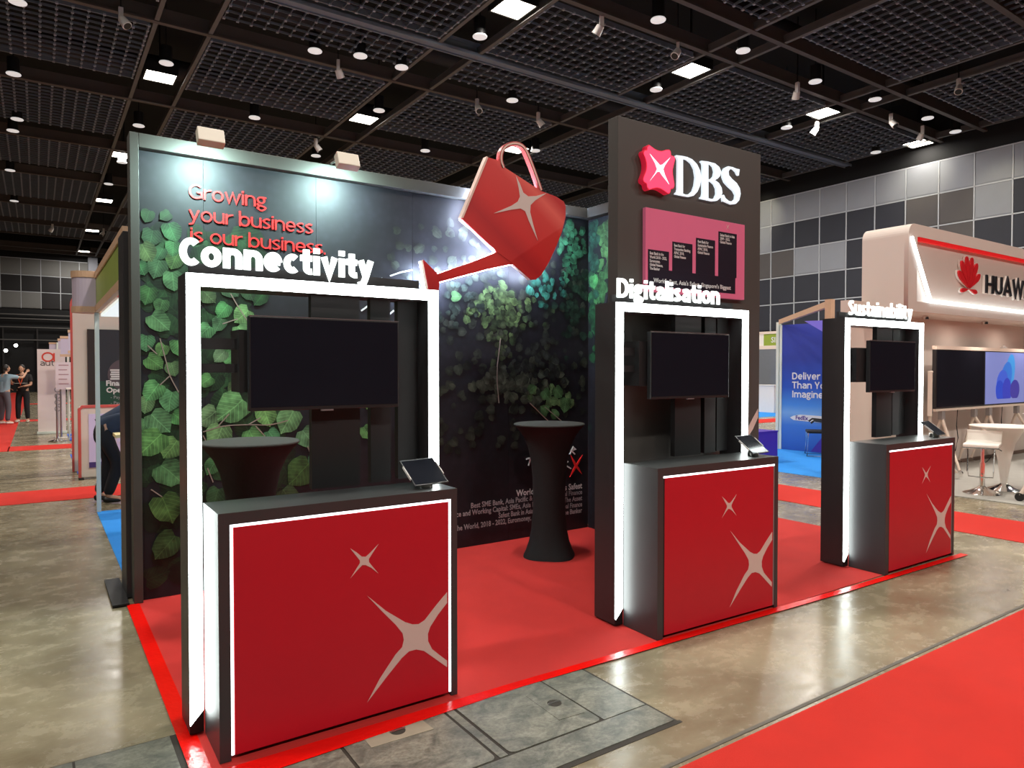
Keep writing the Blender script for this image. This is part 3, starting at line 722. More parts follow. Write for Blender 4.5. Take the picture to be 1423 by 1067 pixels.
# leaves traced on the left, masses elsewhere
G = lambda r, g, b, k=1.0: tuple(c*k for c in sr(r, g, b))
rn = random.Random(4)
big = [(221, 447, 15, 1), (203, 476, 11, 1.1), (225, 486, 9, 1), (214, 503, 12, .9), (240, 390, 13, .7), (247, 482, 11, 1), (213, 543, 14, 1.1), (237, 556, 14, 1), (203, 562, 11, 1), (221, 586, 17, 1.15), (247, 580, 11, .9), (211, 615, 19, 1.2), (238, 622, 15, .9), (236, 657, 19, .75), (231, 705, 20, .55), (232, 757, 19, .4), (240, 512, 10, .7), (205, 410, 12, .5), (224, 425, 10, .6), (200, 590, 8, .9),
       (310, 431, 11, .8), (337, 438, 13, 1.2), (336, 462, 12, 1.25), (288, 410, 12, .5), (284, 461, 12, .9), (304, 450, 10, .6), (322, 497, 13, .8), (306, 494, 10, .9), (286, 529, 10, 1), (322, 567, 21, 1.2), (289, 579, 15, 1), (303, 606, 17, 1), (325, 540, 9, .5), (370, 577, 14, 1.1), (400, 584, 17, 1.2), (428, 608, 15, 1.1), (352, 607, 14, .9), (295, 648, 11, .7), (509, 600, 10, .9), (512, 560, 8, .8), (418, 655, 20, .35), (400, 690, 15, .3), (300, 690, 14, .4), (378, 606, 11, .9), (450, 590, 12, .9), (440, 640, 12, .6),
       (203, 350, 13, .55), (218, 372, 13, .45), (240, 345, 10, .5), (210, 330, 12, .35), (239, 322, 13, .35), (205, 300, 9, .2), (222, 352, 9, .5), (243, 362, 12, .4), (196, 372, 10, .5), (230, 300, 8, .15), (281, 395, 9, .4), (320, 402, 12, .35), (360, 415, 10, .25), (345, 405, 12, .25)]
lv = []
for k in range(330):
    x = rn.uniform(0.6, 1.9); z = rn.uniform(0.15, 2.6)
    if x > 1.75-0.4*(z/2.6): continue
    b = rn.uniform(0.08, 0.62)*(0.4 if z < 0.7 else 1)
    lv.append((x, z, rn.uniform(0.045, 0.095), G(70, 120, 72, b), rn.uniform(0, 6.28)))
for k in range(300):  # dim small leaves, centre and right
    x = rn.gauss(3.55, 0.62); z = rn.uniform(0.85, 2.9)
    if x > 4.57 or x < 2.35: continue
    b = rn.uniform(0.10, 0.42)
    lv.append((x, z, rn.uniform(0.025, 0.05), G(104, 112, 96, b*1.3), rn.uniform(0, 6.28)))
for (cx, cy, sx, sy, n, r0, r1, col, b0, b1) in (
        (690, 425, 20, 16, 80, .022, .042, (104, 128, 76), .35, .95), (715, 445, 20, 14, 34, .02, .04, (96, 120, 76), .25, .7), (692, 478, 8, 12, 18, .02, .035, (96, 112, 76), .3, .7),
        (694, 520, 8, 22, 24, .02, .04, (90, 96, 80), .3, .7), (728, 535, 32, 14, 60, .03, .052, (98, 104, 86), .25, .75), (745, 500, 28, 20, 44, .025, .04, (80, 84, 80), .2, .5),
        (765, 548, 12, 10, 22, .03, .05, (110, 140, 90), .5, 1.0), (800, 330, 14, 30, 80, .022, .045, (58, 118, 84), .3, 1.0), (800, 415, 14, 30, 50, .022, .04, (50, 84, 66), .2, .6),
        (760, 400, 14, 12, 26, .02, .04, (60, 130, 110), .3, .8), (640, 425, 16, 14, 24, .02, .04, (80, 96, 84), .2, .55), (805, 300, 10, 10, 16, .03, .04, (40, 110, 76), .3, .8)):
    for k in range(n):
        p = on('y', WY, rn.gauss(cx, sx), rn.gauss(cy, sy))
        if not (2.3 < p.x < 4.57 and 0.3 < p.z < 3.05): continue
        lv.append((p.x, p.z, rn.uniform(r0, r1), G(*col, 1.7*rn.uniform(b0, b1)), rn.uniform(0, 6.28)))
for (x, y, r) in ((785, 562, .07), (758, 548, .055), (775, 545, .06), (756, 570, .055), (770, 575, .05), (738, 540, .045), (633, 412, .05)):
    p = on('y', WY, x, y); lv.append((p.x, p.z, r, G(112, 160, 100, .95), rn.uniform(0, 6.28)))
big.sort(key=lambda t: t[3])
for (x, y, r, b) in big:
    p = on('y', WY, x, y); dep = p.x*sin(YAW)+p.y*cos(YAW)
    lv.append((p.x, p.z, r*dep/FPX*1.02, tuple(c*b for c in sr(124+rn.uniform(-14, 18), 184+rn.uniform(-14, 12), 118+rn.uniform(-14, 14))), rn.uniform(2.2, 4.1)))
leaf_print('leaf_print', lv, 'y', WY, bw)
sb = MB()
for pts in ([(222, 470), (230, 500), (236, 522), (248, 545)], [(236, 522), (222, 535)], [(205, 480), (218, 492)], [(320, 408), (333, 430), (345, 448)], [(309, 450), (330, 443)], [(282, 600), (310, 592), (345, 590), (375, 590), (400, 584)], [(345, 590), (362, 580)],
            [(355, 592), (368, 606)], [(427, 620), (437, 645), (440, 665)], [(303, 592), (318, 575)], [(282, 605), (292, 625)], [(210, 680), (225, 690)], [(288, 650), (296, 670)], [(736, 560), (768, 590), (790, 596)], [(756, 565), (780, 585)], [(695, 470), (690, 520), (693, 560)]):
    q = cat_rom([(on('y', WY, x, y).x, on('y', WY, x, y).z) for x, y in pts], 4); sb.stroke(q, 0.007, 'y', WY-0.0095, WY-0.0005)
so = sb.build('stem_print', M_stem, bw, world=True); so['kind'] = 'stuff'
# slogan
for ln, x0, x1, z in (('Growing', 0.903, 1.439, 2.815), ('your business', 0.902, 1.792, 2.658), ('is our business.', 0.91, 1.891, 2.508)):
    letters(ln, x0, x1, z, 0.142, 0.088, 0.055, M_redtxt, bw, WY-0.0105, WY-0.0008, name='slogan_print', one=True, world=True)
# watering drops, drawn as white dashes
db = MB()
for pts in ([(541.7, 383.5), (556, 378.5), (572.3, 375.2)], [(511, 393), (530.7, 386.7)], [(561.6, 399.8), (580, 394.2)], [(501.5, 432), (514, 423)], [(541, 436.7), (547, 431.4)], [(470, 412), (488, 401)], [(520, 417), (538, 407)]):
    db.stroke([(on('y', WY, *p).x, on('y', WY, *p).z) for p in pts], 0.012, 'y', WY-0.0105, WY-0.0008)
db.build('water_dash_print', emat('white_dash', (1, 1, 1), 0.0) if False else M_whtxt, bw, world=True)
# awards, right aligned
def wp(x, y): return on('y', WY, x, y)
xr = wp(808, 690).x
for body, z, left, mm, sz in (("World's Best, Asia's Safest", wp(808, 678).z, wp(716.5, 690).x, M_whtxt, .082), ('Best SME Bank, Asia Pacific & Singapore, Global Finance', wp(808, 686).z, wp(653.7, 700).x, M_dim, .068),
                          ('Trade Finance and Working Capital: SMEs, Asia Pacific & Global, The Asset', wp(808, 694.5).z, None, M_dim, .068), ('Safest Bank in Asia 2009 - 2022, Global Finance', wp(808, 703).z, wp(692, 715).x, M_dim, .068),
                          ('Best Bank in the World, 2018 - 2022, Euromoney, Global Finance, The Banker', wp(808, 711.5).z, None, M_dim, .068)):
    wd = (xr-left) if left else None
    if wd is None: wd = (xr-wp(653.7, 700).x)*len(body)/55.0
    text(body, sz, mm, bw, (xr, WY-0.0105, z), width=wd, right=True, name='award_print', world=True, offset=0.0012 if mm is M_dim else 0.002, extrude=0.0005)
hb = MB()
for pts in ([(731, 638), (737, 636), (734, 647)], [(791.5, 631), (796, 621), (799, 624), (793.5, 626), (798.5, 631)], [(785, 646), (793, 651)], [(786, 643), (789, 641)], [(752, 630), (758, 640)], [(764, 628), (766, 640)]):
    hb.stroke([(wp(*p).x, wp(*p).z) for p in pts], 0.012, 'y', WY-0.010, WY-0.0008)
hb.build('hand_lettering_print', M_whtxt, bw, world=True)
def star_loop(c, tips, waist):
    """four-pointed star with concave sides"""
    out = []; n = len(tips)
    for i in range(n):
        a = Vector(tips[i])-Vector(c); b = Vector(tips[(i+1) % n])-Vector(c)
        m = (a.normalized()+b.normalized()).normalized()*waist
        P0 = Vector(c)+a; P1 = Vector(c)+m; P2 = Vector(c)+b
        K1 = Vector(c)+m*1.25+a*0.16; K2 = Vector(c)+m*1.25+b*0.16
        out.append(tuple(P0)); out += [tuple(P) for P in (Vector(c)+m*1.02+a*0.30, Vector(c)+m*1.05+a*0.12, P1*1.0, Vector(c)+m*1.05+b*0.12, Vector(c)+m*1.02+b*0.30)]
    return out
c_ = wp(800, 647); k = 0.085
MB().prism(star_loop((c_.x, c_.z), [(c_.x-.07, c_.z+.115), (c_.x+.085, c_.z+.105), (c_.x+.075, c_.z-.09), (c_.x-.08, c_.z-.105)], 0.015), 'y', WY-0.010, WY-0.001).build('star_print', M_redtxt, bw, world=True)

# right-hand side wall of the booth, same print
sw = thing('mural_side_wall', 'short black side wall printed with green leaves, joining the taupe tower', 'exhibition wall', (4.63, 4.5, 0))
for (y0, y1) in ((3.53, 4.45), (4.45, 5.41)):
    MB().box(4.60, 4.66, y0, y1-0.002, 0.0085, 3.10).build('mural_panel', M_mural, sw, world=True)
MB().box(4.53, 4.68, 3.53, 5.345, 3.105, 3.20).build('top_frame', M_wallframe, sw, world=True)
lv = []
def ws(x, y): return on('x', 4.60, x, y)
for k in range(90):
    lv.append((rn.uniform(3.6, 5.38), rn.uniform(1.0, 3.0), rn.uniform(.03, .055), G(60, 110, 90, rn.uniform(.1, .35)), rn.uniform(0, 6.28)))
for (cx, cy, sx, sy, n, col, b0, b1) in ((850, 345, 8, 26, 90, (112, 176, 100), .5, 1.1), (832, 400, 7, 16, 36, (90, 160, 90), .5, 1.0), (824, 340, 4, 40, 40, (60, 130, 100), .3, .8), (824, 440, 4, 24, 24, (60, 130, 80), .4, .9)):
    for k in range(n):
        p = ws(rn.gauss(cx, sx), rn.gauss(cy, sy))
        if 3.6 < p.y < 5.38 and 1.0 < p.z < 3.05: lv.append((p.y, p.z, rn.uniform(.03, .055), G(*col, rn.uniform(b0, b1)), rn.uniform(0, 6.28)))
p = ws(825, 391); lv.append((p.y, p.z, .065, G(110, 210, 120, 1.0), 3))
leaf_print('leaf_print', lv, 'x', 4.60, sw, 3)

# floodlights arching over the wall
def flood(x, label):
    t = thing('floodlight', label, 'lamp', (x, 5.05, 3.17), group='floodlights over the booth wall')
    MB().box(-0.085, 0.085, -0.015, 0.055, -0.055, 0.055, Matrix.Rotation(radians(-24), 4, 'X')).build('lamp_head', mat('beige_floodlight_metal', sr(226, 216, 200), 0.45, var=0.04), t, bevel=0.006)
    MB().box(-0.07, 0.07, 0.0552, 0.058, -0.04, 0.04, Matrix.Rotation(radians(-24), 4, 'X')).build('lens', emat('flood_lens', (0.75, 1.0, 0.96), 2), t)
    MB().tube([(0.0, 0.03, 0.0), (0.0, 0.16, 0.05), (0.0, 0.36, 0.06), (0.0, 0.40, 0.032)], 0.008, 8).build('arm', M_wallframe, t, smooth=True)
    area('floodlight_light', (x, 5.10, 3.10), 0.16, FLOOD_W, (0.66, 1.0, 0.95), (radians(40), 0, 0), 0.10)
FLOOD_W = 26
flood(0.985, 'left beige floodlight arching over the top of the leaf printed wall')
flood(1.945, 'right beige floodlight over the wall, between the slogan and the watering can')

# ---------------------------------------------------------------- the watering can sign
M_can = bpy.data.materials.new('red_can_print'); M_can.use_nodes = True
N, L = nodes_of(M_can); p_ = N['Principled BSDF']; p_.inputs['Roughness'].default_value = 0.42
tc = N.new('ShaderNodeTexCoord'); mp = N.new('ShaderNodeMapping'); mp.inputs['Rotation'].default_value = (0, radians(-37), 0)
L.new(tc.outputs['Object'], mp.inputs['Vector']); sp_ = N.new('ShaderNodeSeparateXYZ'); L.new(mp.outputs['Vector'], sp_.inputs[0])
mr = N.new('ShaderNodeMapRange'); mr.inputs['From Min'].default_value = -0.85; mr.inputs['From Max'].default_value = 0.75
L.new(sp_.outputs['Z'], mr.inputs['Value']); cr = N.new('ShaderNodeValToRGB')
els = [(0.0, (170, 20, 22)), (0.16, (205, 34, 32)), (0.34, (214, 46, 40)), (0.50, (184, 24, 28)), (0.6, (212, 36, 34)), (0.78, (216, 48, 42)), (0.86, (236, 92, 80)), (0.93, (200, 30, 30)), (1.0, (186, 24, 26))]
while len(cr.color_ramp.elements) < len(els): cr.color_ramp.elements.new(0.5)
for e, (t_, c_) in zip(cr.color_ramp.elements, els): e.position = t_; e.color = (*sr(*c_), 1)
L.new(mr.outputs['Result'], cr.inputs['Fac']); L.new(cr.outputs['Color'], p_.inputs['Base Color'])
M_canedge = mat('pale_pink_edge', sr(236, 196, 182), 0.5, var=0.03)
CY = 5.25; O = (540, 190); K = 4.638
can = thing('watering_can_sign', 'big red tilted watering can cut-out with a pale star and white halo', 'sign', (3.4, CY, 2.9))
body = onxz(CY, [(640, 132), (700, 150), (745, 195), (985, 350), (1080, 385), (1130, 418), (1142, 450), (1140, 520), (1118, 610), (1075, 720), (1030, 815), (985, 890), (950, 920), (920, 922), (802, 818), (700, 742), (472, 524), (540, 370), (600, 230)], O, K)
spout = onxz(CY, [(712, 738), (802, 820), (660, 850), (325, 938), (285, 905), (318, 882), (520, 815)], O, K)
rose = onxz(CY, [(224, 793), (316, 882), (328, 935), (322, 1010), (300, 1060), (262, 1050), (258, 985), (238, 870)], O, K)
T = 0.055
def slab(loop, nm, m, y0, y1): return MB().prism(loop, 'y', y0, y1).build(nm, m, can, world=True)
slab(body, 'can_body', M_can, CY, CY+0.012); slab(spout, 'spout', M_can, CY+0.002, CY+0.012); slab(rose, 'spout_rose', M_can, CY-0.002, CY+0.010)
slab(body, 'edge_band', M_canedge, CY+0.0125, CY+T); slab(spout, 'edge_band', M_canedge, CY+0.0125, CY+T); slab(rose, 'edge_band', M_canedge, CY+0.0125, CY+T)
hand = onxz(CY, cat_rom([(742, 200), (727, 150), (733, 95), (765, 55), (820, 42), (868, 62), (900, 115), (945, 230), (985, 345)], 5), O, K)
MB().stroke(hand, 0.034, 'y', CY, CY+T).build('can_handle', mat('dull_red_edge', sr(186, 70, 66), 0.4, var=0.05), can, world=True)
MB().stroke(hand, 0.014, 'y', CY-0.002, CY-0.0005).build('handle_trim', M_canedge, can, world=True)
st = onxz(CY, [(820, 250), (845, 300), (868, 360), (900, 384), (950, 382), (1020, 362), (945, 410), (915, 440), (912, 485), (930, 560), (962, 672), (905, 545), (880, 480), (850, 462), (790, 470), (676, 494), (790, 445), (832, 418), (846, 385), (838, 330)], O, K)
fill([st], 'y', CY-0.002, 0.0016, 'star_print', M_star, can)
rim = MB().stroke(onxz(CY, [(636, 130), (474, 522)], O, K), 0.018, 'y', CY-0.004, CY+T).build('rim_edge', M_canedge, can, world=True)
# light hidden behind the cut-out: ribbon just inside its outline, shining on to the wall
def inset(loop, d):
    c = Vector((sum(p[0] for p in loop)/len(loop), sum(p[1] for p in loop)/len(loop)))
    return [tuple(Vector(p)+(c-Vector(p)).normalized()*d) for p in loop]
M_halo = emat('halo_led', (0.58, 0.74, 1.0), 90.0)
for lp in (inset(body, 0.03), inset(spout, 0.012), inset(rose, 0.02)):
    MB().stroke(lp, 0.012, 'y', CY+T+0.001, CY+T+0.03, closed=True).build('halo_led', M_halo, can, world=True)

# ---------------------------------------------------------------- three demo units: arch + counter + screen + tablet
DC, DP, HC, HP, WC, WP, OFF = 0.298, 0.208, 1.0116, 2.0116, 1.10, 1.222, 0.061
def big_star(ox=0.593, yl=2.974):
    O2 = (420, 640); K2 = 2.9625
    P_ = [(267, 562), (345, 625), (425, 672), (455, 681), (480, 680), (505, 663), (555, 598), (597, 548), (597, 592), (560, 640), (528, 690), (518, 720), (519, 750), (535, 782), (565, 806), (597, 830), (597, 857), (545, 820), (502, 790), (470, 784), (440, 792), (410, 820), (350, 895), (268, 1003), (320, 905), (385, 805), (412, 775), (419, 745), (414, 718), (385, 682), (330, 628)]
    Q_ = [(198, 368), (225, 385), (246, 402), (262, 403), (282, 385), (315, 350), (292, 385), (275, 412), (276, 425), (292, 445), (315, 472), (285, 448), (262, 437), (248, 437), (228, 458), (199, 492), (222, 455), (238, 430), (238, 418), (222, 398)]
    f = lambda L_: [(x-ox, z) for x, z in onxz(yl, L_, O2, K2)]
    return f(P_), f(Q_)
STAR_B, STAR_S = big_star()
def counter(loc, rz, label, full):
    t = thing('display_counter', label, 'counter', loc, rz, group='red fronted display counters')
    b = MB()
    b.box(0, WC, 0.02, DC-0.001, HC-0.03, HC); b.box(0, WC, 0.0, 0.02, 0.965, HC)                 # top and front rail
    b.box(0, 0.03, 0.02, DC-0.001, 0, HC-0.03); b.box(WC-0.03, WC, 0.02, DC-0.001, 0, HC-0.03)
    b.box(0, 0.045, 0, 0.02, 0, 0.965); b.box(1.066, WC, 0, 0.02, 0, 0.965); b.box(0.03, WC-0.03, DC-0.03, DC-0.001, 0.0, HC-0.03)
    b.build('counter_body', M_black, t)
    MB().box(0.0, WC, 0.0, DC-0.001, HC+0.0002, HC+0.002).build('counter_top', M_topblk, t)
    MB().box(0.060, 1.054, 0.004, 0.018, 0.018, 0.952).build('front_panel', M_red, t)
    e = (M_ledthin if full else M_ledoff)
    MB().box(0.046, 1.066, 0.003, 0.012, 0.953, 0.9645).build('light_line', M_ledthin, t)
    MB().box(0.046, 0.0575, 0.003, 0.012, 0.02, 0.953).build('light_line', e if full else M_dark, t)
    MB().box(1.056, 1.066, 0.003, 0.012, 0.02, 0.953).build('light_line', e, t)
    cl = [(min(x, 1.053), z) for x, z in STAR_B]
    fill([cl], 'y', 0.0025, 0.0013, 'star_print', M_star, t, world=False)
    fill([STAR_S], 'y', 0.0025, 0.0013, 'star_print', M_star, t, world=False)
    return t
def arch(loc, rz, label, word, sx, ex, zl, hl, wgt):
    t = thing('light_arch', label, 'display arch', loc, rz, group='black arches with white light frames')
    x0, x1 = -OFF, WP-OFF; y0, y1 = DC, DC+DP; s = 0.056
    MB().box(x0, x0+s, y0+0.012, y1, 0.008, HP).build('post', M_black, t); MB().box(x1-s, x1, y0+0.012, y1, 0.008, HP).build('post', M_black, t)
    MB().box(x0+s, x1-s, y0+0.012, y1, HP-s, HP).build('lintel', M_black, t)
    # light frame on the front: mitred tubes, feet dark
    MB().prism([(x0+0.002, 0.045), (x0+s, 0.105), (x0+s, HP-s), (x0+0.002, HP-0.002)], 'y', y0, y0+0.0115).build('led_strip', M_led, t)
    MB().prism([(x1-0.002, 0.045), (x1-s, 0.105), (x1-s, HP-s), (x1-0.002, HP-0.002)], 'y', y0, y0+0.0115).build('led_strip', M_led, t)
    MB().prism([(x0+0.002, HP-0.002), (x0+s, HP-s), (x1-s, HP-s), (x1-0.002, HP-0.002)], 'y', y0, y0+0.0115).build('led_strip', M_led, t)
    MB().prism([(x0, 0.008), (x0+s, 0.008), (x0+s, 0.104), (x0, 0.043)], 'y', y0+0.001, y0+0.0115).build('foot', M_dark, t)
    MB().prism([(x1, 0.008), (x1-s, 0.008), (x1-s, 0.104), (x1, 0.043)], 'y', y0+0.001, y0+0.0115).build('foot', M_dark, t)
    # back boards and the brackets that carry the screen
    MB().box(0.50, 0.745, y0+0.06, y0+0.10, HC+0.003, HP-s).build('back_board', M_dark, t)
    MB().box(0.815, 0.925, y0+0.09, y0+0.13, HC+0.003, HP-s).build('back_board', M_dark, t)
    MB().box(0.985, 1.10, y0+0.13, y0+0.17, HC+0.003, HP-s).build('back_board', M_dark, t)
    MB().box(x0+s, 0.5, y0+0.085, y0+0.10, 1.685, 1.735).build('slat', M_dark, t); MB().box(x0+s, 0.5, y0+0.085, y0+0.10, 1.58, 1.62).build('slat', M_dark, t)
    MB().box(0.165, 0.32, y0+0.045, y1, 1.49, 1.775).build('bracket', M_dark, t); 
    gp = 0.04 if word == 'Connectivity' else 0.075
    MB().box(-0.035, 1.085, y0+0.08, y0+0.10, HP+0.0005, HP+0.052).build('letter_rail', M_black, t)
    letters(word, sx, ex, zl, hl, wgt, gp, M_letter, t, y0+0.068, y0+0.0795)
    return t
def tv(loc, rz, label):
    t = thing('wall_screen', label, 'television', loc, rz, group='black televisions in the arches')
    W_, H_ = 0.735, 0.432
    MB().box(0, W_, 0.0, 0.035, 0, H_).build('casing', M_bezel, t, bevel=0.004)
    MB().box(0.008, W_-0.008, -0.001, -0.0001, 0.016, H_-0.008).build('screen', M_screen, t)
    MB().box(0, W_, -0.0015, 0.004, H_, H_+0.003).build('trim_line', mat('grey_trim', sr(120, 110, 112), 0.4, var=0.05), t)
    MB().box(0.33, 0.39, -0.003, 0.012, -0.008, 0).build('badge', mat('grey_trim', sr(120, 110, 112), 0.4), t)
    MB().box(0.3, 0.44, 0.035, 0.058, 0.1, 0.32).build('mount', M_dark, t)
    return t
def tablet(loc, rz, label, par=None):
    t = thing('tablet', label, 'tablet', loc, rz, group='tablets on the counters')
    MB().lathe([(0.037, 0), (0.037, 0.026), (0.033, 0.030)], 28).build('stand_base', M_steel, t, smooth=True)
    MB().tube([(0, 0, 0.028), (0, 0.012, 0.066)], 0.009, 10).build('stand_neck', M_steel, t, smooth=True)
    M_ = Matrix.Translation((0.0, 0.010, 0.074)) @ Matrix.Rotation(radians(38), 4, 'X')
    MB().box(-0.10, 0.10, -0.088, 0.088, -0.004, 0.003, M_).build('casing', M_bezel, t, bevel=0.0015)
    MB().box(-0.093, 0.093, -0.081, 0.081, 0.0031, 0.0036, M_).build('screen', M_glass, t)
    MB().box(-0.103, -0.0985, -0.045, 0.045, -0.005, 0.006, M_).box(0.0985, 0.103, -0.03, 0.055, -0.005, 0.006, M_).build('clamp', M_whm, t)
    MB().tube([(0.04, 0.05, 0.04), (0.06, 0.06, 0.012), (0.09, 0.03, 0.004), (0.13, 0.0, 0.004), (0.12, 0.06, 0.004)], 0.002, 6).build('cable', M_cable, t)
    return t
UN = [((0.593, 2.974, 0.0), -0.067, 'Connectivity', -0.075, 0.825, 2.058, 0.170, 0.20, True, 'nearest', 'nearest, largest'),
      ((3.0006, 2.9007, 0.0), -1.83, 'Digitalisation', 0.005, 0.94, 2.055, 0.168, 0.160, False, 'middle', 'middle'),
      ((5.4213, 2.8392, 0.0), -0.57, 'Sustainability', 0.095, 1.10, 2.052, 0.168, 0.150, False, 'farthest', 'farthest')]
for (loc, deg, word, sx, ex, zl, hl, wg, full, pos, pos2) in UN:
    loc = (loc[0], loc[1], 0.0075); rz = radians(deg)
    desc = {'Connectivity': 'under the Connectivity arch', 'Digitalisation': 'under the Digitalisation arch', 'Sustainability': 'under the Sustainability arch'}[word]
    counter(loc, rz, f'{pos} black counter with red front and pale stars, {desc}', full)
    arch(loc, rz, f'{pos} black arch with white light frame and glowing word {word}', word, sx, ex, zl-0.0075, hl, wg)
    lw = lambda x, y, z: (loc[0]+x*cos(rz)-y*sin(rz), loc[1]+x*sin(rz)+y*cos(rz), z)
    tv(lw({'nearest': 0.197, 'middle': 0.225, 'farthest': 0.29}[pos], 0.300, 1.412), rz, f'black television hanging in the {word} arch')
    tablet(lw(1.0 if word != 'Connectivity' else 0.99, 0.125, HC+0.0098), rz+radians(8), f'tablet on a round steel foot on the counter {desc}')

# ---------------------------------------------------------------- tower with the lit logo and award board
TY = 3.43
tw = thing('logo_tower', 'tall taupe tower panel with a lit red emblem and white letters DBS', 'exhibition tower', (3.9, TY, 0))
MB().box(3.167, 4.655, TY, TY+0.095, 0.0085, 3.265).build('tower_board', M_tower, tw, world=True, bevel=0.002)
O3 = (880, 190); K3 = 8.371; TF = TY-0.045
oo = lambda P_: onxz(TF, P_, O3, K3)
emb = oo(cat_rom([(185, 92), (215, 115), (270, 150), (330, 163), (380, 150), (420, 150), (437, 175), (442, 215), (470, 225), (487, 255), (472, 330), (460, 400), (468, 480), (480, 560), (467, 603), (440, 610), (430, 650), (410, 665), (370, 640), (320, 610), (270, 600), (220, 608), (185, 618), (160, 590), (152, 550), (120, 525), (112, 490), (130, 440), (148, 380), (150, 310), (135, 240), (116, 190), (130, 155), (155, 150), (162, 112), (185, 92)], 3)[:-1])
M_emb = emat('emblem_glow', (1.0, 0.045, 0.12), 1.25)
fill([emb], 'y', TF, 0.045, 'emblem', mat('emblem_side', sr(200, 20, 50), 0.4, emit=(0.8, 0.02, 0.06), es=0.35), tw)
fill([inset(emb, 0.006)], 'y', TF-0.002, 0.002, 'emblem_face', M_emb, tw)
fs_ = oo([(188, 198), (245, 262), (305, 330), (335, 325), (428, 240), (362, 338), (345, 378), (362, 440), (414, 556), (330, 450), (302, 408), (272, 412), (188, 516), (250, 425), (272, 378), (250, 312)])
fill([fs_], 'y', TF-0.0045, 0.002, 'emblem_star', emat('emblem_star_glow', (1.0, 0.85, 0.93), 1.3), tw)
Dl = [[(535, 203), (600, 211), (660, 224), (720, 252), (775, 308), (812, 385), (825, 465), (812, 555), (780, 630), (735, 677), (690, 688), (640, 680), (525, 657), (530, 641), (545, 632), (553, 600), (555, 262), (546, 232), (533, 220)],
      [(612, 240), (612, 652), (645, 664), (690, 658), (728, 620), (752, 550), (762, 460), (748, 365), (712, 295), (665, 255)]]
Bl = [[(825, 268), (905, 278), (985, 300), (1035, 342), (1057, 395), (1045, 445), (1015, 478), (985, 495), (1030, 528), (1062, 585), (1070, 645), (1052, 698), (1010, 735), (960, 740), (815, 708), (820, 693), (835, 685), (843, 650), (845, 320), (838, 292), (822, 282)],
      [(908, 302), (908, 486), (945, 480), (972, 448), (982, 395), (968, 340), (940, 310)], [(908, 505), (908, 706), (948, 716), (985, 704), (1006, 655), (1002, 590), (978, 540), (940, 508)]]
Sl = [[(1271, 370), (1262, 442), (1248, 430), (1232, 395), (1198, 363), (1162, 362), (1142, 395), (1148, 438), (1182, 480), (1238, 530), (1273, 590), (1283, 655), (1266, 730), (1228, 772), (1180, 777), (1128, 755), (1095, 740), (1078, 744), (1072, 668), (1088, 665), (1106, 705), (1148, 740), (1190, 744), (1222, 715), (1227, 668), (1202, 618), (1150, 572), (1102, 520), (1078, 460), (1075, 400), (1096, 355), (1138, 333), (1190, 343), (1235, 362), (1258, 366)]]
M_dbs = emat('white_logo_glow', (0.80, 0.92, 1.0), 0.8)
for lp in (Dl, Bl, Sl): fill([oo(l_) for l_ in lp], 'y', TF+0.025, 0.018, 'letter', M_dbs, tw)
# award board: pink light box
bx0, bx1, bz0, bz1 = 3.392, 4.43, 2.128, 2.692
ab = MB().box(bx0, bx1, TY-0.03, TY-0.0005, bz0, bz1).build('award_board', mat('pink_board', sr(190, 84, 110), 0.28, emit=sr(210, 110, 140), es=0.30), tw, world=True, bevel=0.003)
M_bar = mat('black_bar_print', sr(40, 32, 44), 0.3, var=0.08)
pb = lambda x, y: on('y', TY-0.03, 860+x/4.267, 180+y/4.267)
bars = [(172, 296, 717), (316, 435, 672), (456, 569, 650), (589, 697, 612)]
bb = MB(); xs0 = pb(172, 800).x; xs1 = pb(690, 800).x
zb = pb(690, 975).z; zgap = pb(580, 868).z
MBx = []
for (a, b_, tz) in bars: bb.box(pb(a, 800).x, pb(b_, 800).x, TY-0.032, TY-0.0301, zgap, pb((a+b_)/2, tz).z)
bb.box(xs0, xs1, TY-0.032, TY-0.0301, zb, zgap-0.0002)
bb.build('bar_print', M_bar, tw, world=True)
tx = [("Best Bank in the\nWorld 2018 - 2022,\nEuromoney,\nGlobal Finance,\nThe Banker", 0), ("Best Bank for\nTransaction Banking\nAPAC 2018,\nGlobal Finance", 1), ("Best Bank for\nSustainable Finance\nAPAC 2018,\nGlobal Finance", 2), ("Safest Bank in Asia\n2009 - 2022,\nGlobal Finance", 3)]
for body_, i in tx:
    a, b_, tz = bars[i]; x = pb(a+8, 800).x; wdt = (pb(b_-14, 800).x-x); z = pb((a+b_)/2, tz).z-0.033
    text(body_, 0.027, M_whtxt, tw, (x, TY-0.0335, z), width=wdt, name='award_print', world=True, offset=0.0006, line=0.95, extrude=0.0003)
text("World's Best, Asia's Safest, Singapore's Biggest", 0.042, M_whtxt, tw, (pb(203, 890).x, TY-0.0335, pb(203, 905).z), width=pb(662, 930).x-pb(203, 890).x, name='award_print', world=True, offset=0.0008, extrude=0.0003)
cs = pb(645, 578)
MB().prism(star_loop((cs.x, cs.z), [(cs.x-.017, cs.z+.02), (cs.x+.017, cs.z+.02), (cs.x+.017, cs.z-.02), (cs.x-.017, cs.z-.02)], 0.002), 'y', TY-0.032, TY-0.0301).build('star_print', M_star, tw, world=True)
st2 = onxz(TY, [(1036, 612), (1041, 590), (1053, 568), (1053, 580), (1046, 596)])
fill([st2], 'y', TY-0.003, 0.0025, 'star_print', M_star, tw)

